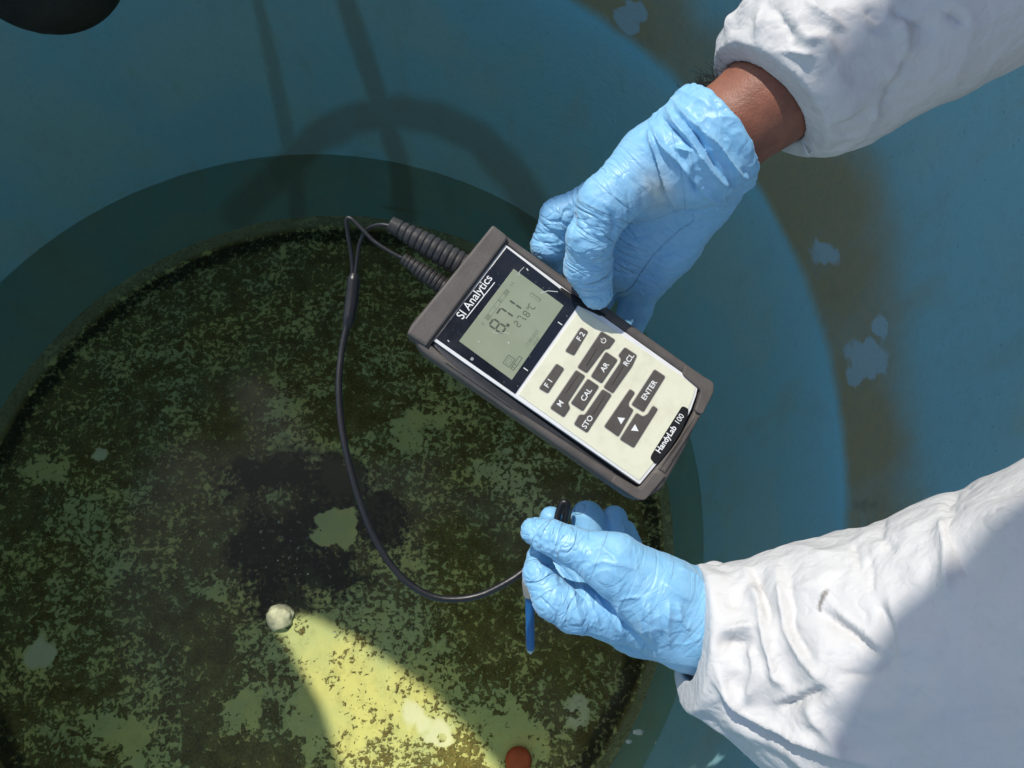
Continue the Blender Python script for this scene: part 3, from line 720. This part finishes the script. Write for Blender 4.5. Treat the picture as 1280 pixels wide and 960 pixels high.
# ---- upper (right) hand
U = Chain(.007)
U.add((905, 165, .500, 58), (868, 188, .503, 55), (815, 203, .508, 44), (758, 254, .508, 34), (738, 298, .516, 28), (735, 332, .532, 28), (746, 366, .5435, 21))      # thumb
U.add((868, 195, .520, 54), (800, 228, .540, 44), (735, 260, .555, 26), (700, 272, .560, 23), (687, 306, .568, 21), (684, 345, .590, 18))                                  # index
U.add((900, 195, .524, 54), (872, 246, .556, 44), (836, 306, .582, 37), (804, 350, .602, 31))                                                                                 # heel of the hand
U.add((868, 225, .545, 46), (800, 285, .578, 40), (775, 330, .594, 32))
UF = Chain(.004)
UF.add((803, 350, .606, 25), (794, 385, .612, 21), (778, 425, .618, 20))
UF.add((775, 330, .600, 24), (750, 365, .612, 20), (735, 410, .620, 18))
cc, cn = plane_at(891, 176, .505, 60, -46)        # cuff cut of the glove
WR = Chain(.004); WR.add((870, 196, .505, 53), (905, 166, .503, 60), (955, 128, .498, 66), (1040, 70, .492, 70))
def f_up(p):
    d = smin(U.d(p), UF.d(p), .004)
    lip = cone(p, P(872, 191, .503), P(888, 178, .503), 68 * .503 / F, 75 * .503 / F)
    d = smin(d, lip, .010)
    d = np.maximum(d, (p - cc) @ cn - .0045)
    return np.where((p - cc) @ cn < -.006, d, np.maximum(d, -(WR.d(p) - .0005)))
lo = np.minimum(*[np.array(c.box()[0]) for c in (U, UF)]); hi = np.maximum(*[np.array(c.box()[1]) for c in (U, UF)])
V, Q = surfnet(f_up, lo, hi, .0009)
V = relax(V, Q, 2, .5); N = normals(V, Q); nr = U.near(V); px, py = proj(V)
Z2f = lambda *p: [(640 + x / 2.667, 60 + y / 2.667) for x, y in p]
cuff = sstep(-.055, -.012, (V - cc) @ cn)
fing = 1 - sstep(760, 800, px - .3 * (py - 250))
tr_ = ridge(np.stack([nr[:, 0] * 210, nr[:, 1] * 1.3, nr[:, 2] * 1.3 + nr[:, 3]], -1), 2.5)
tr2 = ridge(np.stack([nr[:, 0] * 95, nr[:, 1] * 1.1 + 7, nr[:, 2] * 1.1 + nr[:, 3]], -1), 3)
D = .00045 * (tr_ - .35) * (.25 + .75 * fing) * (1 - .6 * cuff) + .0004 * (tr2 - .3)
D += .0013 * cuff * (ridge(V * 55, 1.2) - .4) + .0006 * cuff * (ridge(V * 130 + 5, 1.2) - .4) + .0004 * fbm(V * 45, 2)
D += folds(V, N, [(Z2f((540, 172), (560, 215), (610, 262), (690, 330), (760, 420), (815, 432)), 4.0, .0051),
                  (Z2f((515, 200), (545, 255), (600, 320), (650, 390), (690, 440), (740, 468)), 4.0, .0051),
                  (Z2f((500, 235), (530, 262), (570, 300), (620, 352)), 2.8, -.0051),
                  (Z2f((470, 262), (505, 325), (560, 385), (635, 478)), 4.0, .0062),
                  (Z2f((455, 275), (478, 340), (500, 420), (548, 530)), 3.6, .0058),
                  (Z2f((470, 330), (490, 420), (520, 520)), 3.2, -.0051),
                  (Z2f((520, 345), (590, 430), (625, 500)), 4.0, -.0051),
                  (Z2f((540, 330), (595, 345), (600, 420)), 3.2, .0037),
                  (Z2f((560, 230), (620, 290), (660, 360), (700, 430)), 3.2, -.0051),
                  (Z2f((640, 480), (700, 515), (715, 500)), 3.2, .0034),
                  (Z2f((330, 545), (345, 590), (325, 650)), 3, -.0016), (Z2f((300, 520), (330, 560), (340, 610)), 2.6, -.0012),
                  (Z2f((225, 560), (265, 620), (320, 660)), 3, -.0018), (Z2f((190, 520), (205, 560), (200, 620)), 3, -.0018),
                  (Z2f((395, 420), (430, 480), (440, 560)), 2.6, -.0012), (Z2f((430, 400), (470, 470), (480, 560)), 2.6, -.0012), (Z2f((350, 420), (385, 480), (395, 560)), 2.4, -.0010),
                  (Z2f((260, 680), (300, 690), (330, 670)), 2.2, -.0010), (Z2f((265, 720), (300, 735), (328, 715)), 2.2, -.0010), (Z2f((255, 790), (300, 800), (328, 780)), 2.2, -.0010),
                  (Z2f((330, 690), (480, 700), (640, 650)), 3, -.0010), (Z2f((340, 740), (470, 760), (590, 730)), 3, -.0010), (Z2f((370, 640), (480, 620), (600, 590)), 3, -.0010),
                  (Z2f((75, 640), (120, 650), (150, 690)), 2.4, -.0014), (Z2f((90, 610), (140, 620), (180, 645)), 2.4, -.0014), (Z2f((120, 575), (160, 580), (195, 600)), 2.4, -.0014)])
V = V + N * D[:, None]
stn_ = .9 * np.exp(-(((px - 822) / 22) ** 2 + ((py - 235) / 26) ** 2)) * (1 + .5 * fbm(V * 80, 2))
me = fast_mesh('glove', V, Q); attr(me, 'stain', np.clip(stn_, 0, 1)); attr3(me, 'along', np.stack([nr[:, 0] * 130, nr[:, 1] * .7, nr[:, 2] * .7 + nr[:, 3] * .5], -1)); attr(me, 'crease', .25 + .75 * fing); o = pput('glove', me, glove_m); o['label'] = 'blue glove gripping the meter, bunched at its cuff'

# ---- lower (left) hand
Lh = Chain(.006)
Lh.add((905, 775, .520, 60), (872, 772, .520, 57), (825, 745, .512, 50), (765, 704, .508, 37), (712, 682, .512, 22.5), (690, 672, .516, 20), (668, 664, .522, 17.5))     # thumb
Lh.add((872, 780, .530, 55), (815, 765, .538, 46), (768, 764, .535, 37), (718, 760, .528, 29), (692, 748, .526, 25), (674, 718, .531, 19), (674, 696, .542, 16))          # index
Lh.add((872, 786, .545, 50), (800, 778, .566, 40), (740, 765, .580, 28))
LF = Chain(.0025)
LF.add((720, 735, .585, 20), (695, 690, .592, 17), (689, 648, .594, 15))
LF.add((765, 745, .590, 24), (738, 690, .600, 21), (734, 646, .602, 20.5))
LF.add((800, 745, .595, 22), (774, 690, .606, 19), (768, 649, .608, 17))
LF.add((820, 745, .600, 18), (795, 700, .612, 15), (783, 662, .613, 12))
def f_lo(p): return smin(smin(Lh.d(p), LF.d(p), .0025), cone(p, P(905, 778, .525), P(860, 775, .525), 66 * .525 / F, 60 * .525 / F), .01)
lo = np.minimum(*[np.array(c.box()[0]) for c in (Lh, LF)]); hi = np.maximum(*[np.array(c.box()[1]) for c in (Lh, LF)])
V, Q = surfnet(f_lo, lo, hi, .0009)
V = relax(V, Q, 2, .5); N = normals(V, Q); nr = Lh.near(V); px, py = proj(V)
Z3f = lambda *p: [(620 + x / 3.69, 600 + y / 3.69) for x, y in p]
fing = 1 - sstep(700, 760, px)
tr_ = ridge(np.stack([nr[:, 0] * 200, nr[:, 1] * 1.3, nr[:, 2] * 1.3 + nr[:, 3]], -1), 2.5)
tr2 = ridge(np.stack([nr[:, 0] * 80, nr[:, 1] * 1.6 + 7, nr[:, 2] * 1.6 + nr[:, 3]], -1), 3)
hand_ = sstep(700, 780, px)
D = .00045 * (tr_ - .35) * (.3 + .7 * fing) + .0004 * (tr2 - .3) + .0006 * hand_ * (ridge(V * 36 + 3, 1.) - .4)
D += folds(V, N, [(Z3f((190, 355), (290, 400), (370, 480), (425, 570)), 3.6, -.0050),
                  (Z3f((345, 480), (370, 580), (400, 695)), 3.5, .0022), (Z3f((375, 450), (430, 560), (492, 705)), 4, .0030), (Z3f((440, 510), (520, 620), (590, 722)), 4, .0026),
                  (Z3f((410, 520), (455, 620)), 3, -.0020), (Z3f((690, 545), (672, 640), (690, 730)), 3.6, .0026), (Z3f((705, 560), (712, 660), (735, 762)), 3.6, .0026),
                  (Z3f((800, 560), (790, 660), (810, 778)), 4, .0030), (Z3f((745, 600), (760, 700)), 3, .0018), (Z3f((840, 560), (850, 640), (905, 700)), 4, .0026),
                  (Z3f((570, 545), (575, 640), (585, 720)), 3.4, .0022), (Z3f((250, 560), (290, 620), (320, 680)), 3, .0012), (Z3f((290, 520), (330, 590), (350, 670)), 3, .0012),
                  (Z3f((420, 320), (490, 310), (560, 375), (700, 410)), 2.6, .0012), (Z3f((420, 400), (490, 375), (640, 410), (690, 460)), 2.6, .0012), (Z3f((500, 300), (500, 370)), 2.2, .0010),
                  (Z3f((560, 550), (620, 540), (690, 540)), 2.4, .0012), (Z3f((550, 400), (570, 480), (555, 560)), 2.4, .0010), (Z3f((400, 300), (415, 380), (410, 470)), 2.6, .0012),
                  (Z3f((300, 230), (300, 300), (285, 350)), 2.2, .0010), (Z3f((260, 210), (255, 290), (262, 340)), 2.2, .0010), (Z3f((225, 220), (215, 290), (235, 330)), 2.2, .0010), (Z3f((150, 240), (175, 300), (205, 340)), 2.4, .0012),
                  (Z3f((830, 400), (900, 430), (960, 470)), 3, .0014), (Z3f((760, 460), (830, 520), (900, 560)), 3, .0014)])
V = V + N * D[:, None]
me = fast_mesh('glove', V, Q); attr(me, 'stain', np.zeros(len(V))); attr3(me, 'along', np.stack([nr[:, 0] * 120, nr[:, 1] * .7, nr[:, 2] * .7 + nr[:, 3] * .5], -1)); attr(me, 'crease', .35 + .65 * fing); o = pput('glove', me, glove_m); o['label'] = 'blue glove pinching the probe and its cable'

# ---- sleeves
def sleeve(ch, cutc, cutn, hole, h, disp, extra=None, label=None):
    def f(p):
        d = ch.d(p); d = np.maximum(d, -((p - cutc) @ cutn))
        return np.maximum(d, -hole(p))
    V, Q = surfnet(f, *ch.box(.02), h); V = relax(V, Q, 3, .5); N = normals(V, Q)
    D, dirt_ = disp(V, N); V = V + N * D[:, None]; V = relax(V, Q, 1, .35)
    me = fast_mesh('sleeve', V, Q); attr(me, 'dirt', dirt_); o = pput('sleeve', me, suit_m); o['label'] = label; return o
Z4f = lambda *p: [(840 + x / 2.286, 540 + y / 2.286) for x, y in p]
Z5f = lambda *p: [(840 + x / 2.909, 0 + y / 2.909) for x, y in p]
SL = Chain(.010); SL.add((868, 793, .520, 83), (915, 804, .512, 99), (1000, 824, .500, 130), (1100, 838, .480, 172), (1280, 840, .440, 226), (1420, 845, .410, 270))
c1, n1_ = plane_at(861, 790, .52, 60, 8)
def disp_lo(V, N):
    px, py = proj(V); ax = (V - c1) @ n1_
    cr = sstep(.16, .02, ax)
    D = .0030 * (ridge(V * 11 + 2, 1) - .4) * (.3 + .7 * cr) + .0030 * (ridge(V * 23 + 6, 1) - .4) * (.12 + .88 * cr) + .0015 * (ridge(V * 50 + 6, 1) - .4) * (.15 + .85 * cr) + .002 * noise(V * 7)
    D *= sstep(.001, .018, ax)
    gath = sstep(.05, .0, ax); th_ = np.arctan2(N[:, 2], N[:, 1])
    D += gath * .0016 * np.sin(th_ * 11 + 3 * noise(V * 30)) - .003 * gath
    D += folds(V, N, [(Z4f((42, 588), (110, 575), (180, 560), (252, 548)), 7, 0.0074), (Z4f((75, 605), (150, 600), (230, 600)), 9, -0.0068),
                      (Z4f((88, 612), (130, 690), (205, 800)), 6, 0.0061), (Z4f((215, 600), (235, 680), (215, 780)), 5, 0.0054), (Z4f((205, 380), (245, 480), (262, 570), (300, 700), (340, 740)), 6, 0.0065), (Z4f((232, 385), (262, 470), (280, 560)), 6, -0.0051),
                      (Z4f((305, 380), (325, 560), (380, 650), (450, 728)), 5, 0.0057), (Z4f((340, 420), (345, 560), (410, 660)), 6, -0.0041),
                      (Z4f((425, 510), (520, 580), (600, 650)), 6, -0.0061), (Z4f((450, 500), (540, 565), (620, 630)), 6, 0.0041), (Z4f((300, 790), (370, 765), (445, 728)), 6, -0.0054), (Z4f((290, 770), (360, 745), (440, 710)), 5, 0.0041),
                      (Z4f((775, 250), (795, 340), (788, 480)), 8, 0.0074), (Z4f((800, 270), (835, 340), (870, 410)), 9, -0.0081), (Z4f((845, 100), (815, 170), (788, 235)), 5, -0.0047),
                      (Z4f((590, 480), (620, 560), (655, 650)), 6, -0.0041), (Z4f((620, 470), (655, 570), (660, 650)), 5, 0.0038), (Z4f((915, 140), (935, 220), (930, 300)), 5, -0.0034), (Z4f((560, 340), (575, 420), (570, 470)), 4, -0.0024), (Z4f((520, 320), (540, 400)), 4, -0.0024),
                      (Z4f((75, 600), (110, 700), (210, 800), (380, 872), (500, 912), (660, 965)), 7, 0.0081), (Z4f((120, 760), (220, 845), (380, 905)), 10, -0.0054), (Z4f((610, 250), (600, 300), (640, 350)), 5, -0.0027), (Z4f((460, 690), (560, 700), (650, 640)), 6, -0.0041), (Z4f((380, 770), (420, 830), (500, 905)), 7, 0.0047)])
    dd_, _ = seg_d(px, py, [(1034, 742), (1030, 750), (1025, 762)]); dirt = 1 - sstep(1.5, 3.6, dd_ + 1.5 * noise(V * 300))
    dirt = np.maximum(dirt, .5 * (1 - sstep(.5, 2, np.hypot(px - 1173, py - 733))))
    return D * sstep(.0, .012, ax), dirt * .8
hol = Chain(.004); hol.add((840, 774, .523, 66), (880, 780, .523, 68), (930, 792, .515, 66))
sleeve(SL, c1, n1_, lambda p: hol.d(p), .0018, disp_lo, label='white sleeve with a gathered cuff and a small dark smudge')
SU = Chain(.018); SU.add((950, 134, .500, 73), (1003, 84, .492, 103), (1040, 66, .488, 106), (1100, 42, .482, 104), (1180, -6, .472, 108), (1300, -62, .455, 116), (1420, -110, .43, 120))
c2, n2_ = plane_at(953, 131, .50, 60, -60)
def disp_up(V, N):
    px, py = proj(V); ax = (V - c2) @ n2_
    cr = sstep(.13, .01, ax)
    D = .0044 * (ridge(V * 12 + 12, 1) - .4) * (.3 + .7 * cr) + .0028 * (ridge(V * 25 + 1, 1) - .4) * (.2 + .8 * cr) + .0014 * (ridge(V * 52 + 6, 1) - .4) * (.2 + .8 * cr) + .003 * noise(V * 8 + 4)
    D *= sstep(.001, .018, ax)
    gath = sstep(.03, .0, ax); D += gath * .0012 * np.sin(np.arctan2(N[:, 2], N[:, 1] + N[:, 0]) * 14 + 3 * noise(V * 40))
    D += folds(V, N, [(Z5f((340, 20), (310, 130), (298, 270)), 6, 0.0054), (Z5f((365, 20), (430, 110), (440, 150)), 5, -0.0041), (Z5f((345, 195), (420, 188), (520, 205)), 4, 0.0054), (Z5f((350, 215), (430, 200)), 5, -0.0027),
                      (Z5f((480, 135), (560, 145), (600, 205)), 5, 0.0041), (Z5f((440, 330), (510, 360), (480, 440)), 6, -0.0035), (Z5f((845, 60), (855, 200), (800, 330)), 9, 0.0054), (Z5f((870, 180), (830, 300), (740, 440)), 9, -0.0068),
                      (Z5f((800, 330), (760, 400), (735, 450)), 6, 0.0047), (Z5f((500, 480), (600, 465), (740, 400)), 6, -0.0038), (Z5f((700, 30), (770, 80)), 6, -0.0041), (Z5f((800, 20), (860, 70), (920, 110)), 6, -0.0041), (Z5f((1000, 40), (1060, 90)), 6, -0.0041), (Z5f((500, 20), (560, 60), (640, 110)), 6, 0.0041)])
    return D * sstep(.0, .010, ax), np.zeros(len(V))
hol2 = Chain(.004); hol2.add((900, 170, .503, 60), (955, 129, .498, 61), (990, 103, .495, 61))
sleeve(SU, c2, n2_, lambda p: hol2.d(p), .0017, disp_up, label='white sleeve ballooning above a bare wrist')

# ---- bare skin: arms, neck and head as one body
HEAD = np.array([.457, .325, 2.12])
sR = np.array([.67, .42, 1.92]); sL = np.array([.67, -.02, 1.88]); NK = np.array([.63, .24, 2.0])
eR = P(1420, -110, .43); eL = P(1420, 820, .41)
WB = Chain(.004); WB.add((880, 186, .505, 46), (905, 166, .503, 57), (955, 128, .498, 61), (1040, 70, .492, 66), (1420, -110, .43, 80))
WL = Chain(.004); WL.add((905, 780, .53, 48), (1000, 800, .50, 60), (1420, 820, .41, 90))
nose = HEAD + np.array([-.115, 0, -.035])
def f_body(p):
    d = smin(WB.d(p), WL.d(p), .02)
    for a, b, r0, r1 in ((eR, sR, .042, .055), (eL, sL, .042, .055), (sR, NK - (0, 0, .06), .06, .07), (sL, NK - (0, 0, .06), .06, .07), (NK - (0, 0, .06), HEAD + (.03, 0, -.05), .065, .06)):
        d = smin(d, cone(p, a, b, r0, r1), .03)
    q = (p - HEAD) / np.array([1.0, .80, 1.18]); d = smin(d, np.linalg.norm(q, axis=-1) - .092, .02)
    d = smin(d, cone(p, HEAD + (-.045, 0, -.07), HEAD + (-.06, 0, -.075), .045, .035), .02)     # jaw
    d = smin(d, cone(p, HEAD + (-.088, 0, .0), nose, .009, .014), .012)
    for s_ in (-1, 1):
        d = smin(d, cone(p, HEAD + (.0, s_ * .075, .005), HEAD + (.005, s_ * .082, -.03), .012, .010), .008)
        d = np.maximum(d, -(np.linalg.norm(p - (HEAD + (-.098, s_ * .030, .005)), axis=-1) - .012))
    d = smin(d, cone(p, HEAD + (-.094, -.018, -.068), HEAD + (-.094, .018, -.068), .006, .006), .006)
    return d
lo = np.minimum(np.minimum(P(870, 190, .53), P(905, 800, .53)) - .05, [.1, -.12, 1.4]); hi = np.array([.78, .52, 2.26])
V, Q = surfnet(f_body, lo, hi, .0048); V = relax(V, Q, 1, .4); pput('body', fast_mesh('body', V, Q), skin_m)
for s_ in (-1, 1):
    bm = bmesh.new(); bmesh.ops.create_uvsphere(bm, u_segments=12, v_segments=8, radius=.011)
    bmesh.ops.translate(bm, verts=bm.verts, vec=tuple(HEAD + (-.086, s_ * .030, .005))); me = bpy.data.meshes.new('eye'); bm.to_mesh(me); bm.free(); pput('eye', me, M('eye_white', (.7, .68, .64), .2))
# ---- coverall: trunk, legs, upper arms and hood
def f_suit(p):
    d = cone(p, np.array([.84, .2, 1.45]), np.array([.70, .2, 1.86]), .165, .150)
    for a, b, r0, r1 in ((sR, eR, .085, .066), (sL, eL, .085, .112), (sR, NK - (0, 0, .03), .085, .09), (sL, NK - (0, 0, .03), .085, .09),
                         (np.array([.84, .30, 1.42]), np.array([.80, .33, 1.02]), .115, .085), (np.array([.84, .10, 1.42]), np.array([.80, .07, 1.02]), .115, .085),
                         (np.array([.80, .33, 1.02]), np.array([.85, .34, .64]), .085, .070), (np.array([.80, .07, 1.02]), np.array([.85, .06, .64]), .085, .070)):
        d = smin(d, cone(p, a, b, r0, r1), .05)
    hood = np.linalg.norm((p - HEAD - (.022, 0, .008)) / np.array([1, .86, 1.15]), axis=-1) - .116
    d = smin(d, smin(hood, cone(p, NK - (0, 0, .05), HEAD + (.05, 0, -.04), .105, .10), .04), .04)
    hole = np.linalg.norm((p - HEAD - (-.10, 0, -.01)) / np.array([1, .8, 1.15]), axis=-1) - .088
    return np.maximum(d, -hole)
V, Q = surfnet(f_suit, [.15, -.25, GZ + .02], [1.08, .66, 2.32], .009); N = normals(V, Q)
V = V + N * (.006 * (ridge(V * 9, 2) - .4) + .004 * (ridge(V * 20, 2) - .4))[:, None]
me = fast_mesh('coverall', V, Q); attr(me, 'dirt', np.zeros(len(V))); pput('coverall', me, suit_m)
boot_m = M('black_boot', (.02, .02, .02), .5, .4)
for s_ in (.34, .06):
    fb = lambda p: np.maximum(smin(cone(p, np.array([.88, s_, GZ + .05]), np.array([.70, s_, GZ + .035]), .05, .042), cone(p, np.array([.86, s_, GZ + .05]), np.array([.855, s_, GZ + .2]), .052, .062), .03), GZ - p[..., 2] + .001)
    V, Q = surfnet(fb, [.62, s_ - .09, GZ - .01], [.96, s_ + .09, GZ + .30], .007); pput('boot', fast_mesh('boot', V, Q), boot_m)
# ---- hair on the forearm and a loose thread on the cuff
Vh = []; Fh = []
for i in range(190):
    t = random.random() ** 1.2; bx_ = 852 + (912 - 852) * t + random.uniform(-4, 8); by_ = 128 + (80 - 128) * t + random.uniform(-2, 10)
    if random.random() < .25: bx_ += random.uniform(0, 60); by_ += random.uniform(0, 60)
    z_ = .500 + (.0 if random.random() < .5 else .02)
    l = random.uniform(10, 26); a = RAD(random.uniform(185, 280)); cv = random.uniform(-.9, .9)
    pts = []; x_, y_ = bx_, by_
    for k in range(7):
        pts.append(P(x_, y_, z_ - .0012 * k)); x_ += l / 6 * math.cos(a); y_ += l / 6 * math.sin(a); a += cv / 3
    me = tube_mesh('h', pts, np.linspace(.00017, .00006, 7), 3); n0 = len(Vh)
    Vh += [tuple(v.co) for v in me.vertices]; Fh += [tuple(n0 + k for k in p.vertices) for p in me.polygons]; bpy.data.meshes.remove(me)
tag(pput('arm_hair', mesh('arm_hair', Vh, Fh), hair_m), kind='stuff')
thr = spline(np.array([P(*q) for q in ((1003, 174, .497), (1006, 184, .497), (1010, 193, .498), (1015, 187, .498), (1012, 178, .497))]), 6)
pput('loose_thread', tube_mesh('loose_thread', thr, .0008, 6), M('thread', (.6, .62, .6), .6))

# ------------------------------------------------------------------ things in the tank
def lump(name, c, r, m, label, cat, sq=(1, 1, .6), seed=0, amp=.15):
    bm = bmesh.new(); bmesh.ops.create_icosphere(bm, subdivisions=4, radius=1)
    for v in bm.verts:
        p = np.array(v.co); k = 1 + amp * float(fbm(p * 1.6 + seed, 3)); v.co = Vector(tuple(p * k * np.array(sq) * r))
    me = bpy.data.meshes.new(name); bm.to_mesh(me); bm.free(); o = link(name, me, m); o.location = tuple(c); return tag(o, label, cat)
c = on_plane(350, 771, 0.); lump('pebble', (c[0], c[1], .004), .032, M('pale_stone', (.72, .68, .52), .8, .2, .3, 60, .001, 200), 'pale rounded pebble at the tip of the sunlit patch on the tank floor', 'pebble', (1, .92, .5), 3, .22)
red_m = M('red_plastic', (.60, .10, .035), .5, .3, .25, 50)
c = on_plane(648, 950, 0.); V = []; Fc = []
prof_ = [(0, .012), (.020, .012), (.027, .010), (.030, .004), (.030, -.004)]; K = 32
for r_, z_ in prof_[1:]:
    for k in range(K): V.append((r_ * math.cos(2 * math.pi * k / K), r_ * math.sin(2 * math.pi * k / K), z_))
for i in range(3):
    for k in range(K): Fc.append((i * K + k, (i + 1) * K + k, (i + 1) * K + (k + 1) % K, i * K + (k + 1) % K))
Fc.append(tuple(range(K)))
o = tag(link('bottle_cap', mesh('bottle_cap', V, Fc), red_m), 'round red plastic disc lying on the tank floor', 'cap'); o.location = (c[0], c[1], .008)
wm = M('pale_scum', (.6, .6, .52), .8, .2)
for i, (x_, y_, r_, sq, lab) in enumerate(((798, 915, .011, (1, .45, .3), 'largest pale crumb floating beside the tank wall'), (786, 927, .006, (1, .6, .3), 'small pale crumb floating next to the largest crumb'), (820, 929, .004, (.5, 1, .4), 'tiny pale crumb floating apart, hard by the tank wall'))):
    c = on_plane(x_, y_, WZ); lump('floating_crumb', (c[0], c[1], WZ + .0005), r_, wm, lab, 'debris', sq, i, .4)['group'] = 'crumbs floating by the wall'
sp = []
for i in range(60):
    x_, y_ = random.choice([(380, 690), (500, 760), (650, 800), (300, 700)]); x_ += random.gauss(0, 55); y_ += random.gauss(0, 45); sp.append(on_plane(x_, y_, WZ))
Vs = []; Fs = []
for p in sp:
    r_ = random.uniform(.0006, .0018); n0 = len(Vs); Vs += [tuple(p + np.array(q) * r_) for q in ((1, 0, 0), (0, 1, 0), (-1, 0, 0), (0, -1, 0), (0, 0, .8), (0, 0, -.8))]
    Fs += [tuple(n0 + k for k in f) for f in ((0, 1, 4), (1, 2, 4), (2, 3, 4), (3, 0, 4), (1, 0, 5), (2, 1, 5), (3, 2, 5), (0, 3, 5))]
tag(link('floating_specks', mesh('floating_specks', Vs, Fs), wm), 'scattered tiny pale specks floating on the water', 'specks', kind='stuff')
# dark pipe end reaching in over the wall
g = M('dark_brown', (.030, .024, .017), .75, .25, .4, 25, .003, 60)
c0 = P(52, 31, .95); ax_ = P(40, -260, .87) - c0; ax_ /= np.linalg.norm(ax_); n = 240
t = np.linspace(0, 1, n); prof_r = .093 * np.where(t < .18, np.sqrt(np.clip(1 - (1 - t / .18) ** 2, 0, 1)), 1) ; prof_r[(t > .17) & (t < .22)] *= .97
pipe = link('pipe_end', tube_mesh('pipe_end', c0 - ax_ * .0 + (t[:, None] - .02) * .5 * ax_, np.maximum(prof_r, .002), 48), g)
tag(pipe, 'dark brown rounded pipe end jutting in above the blue wall', 'pipe')
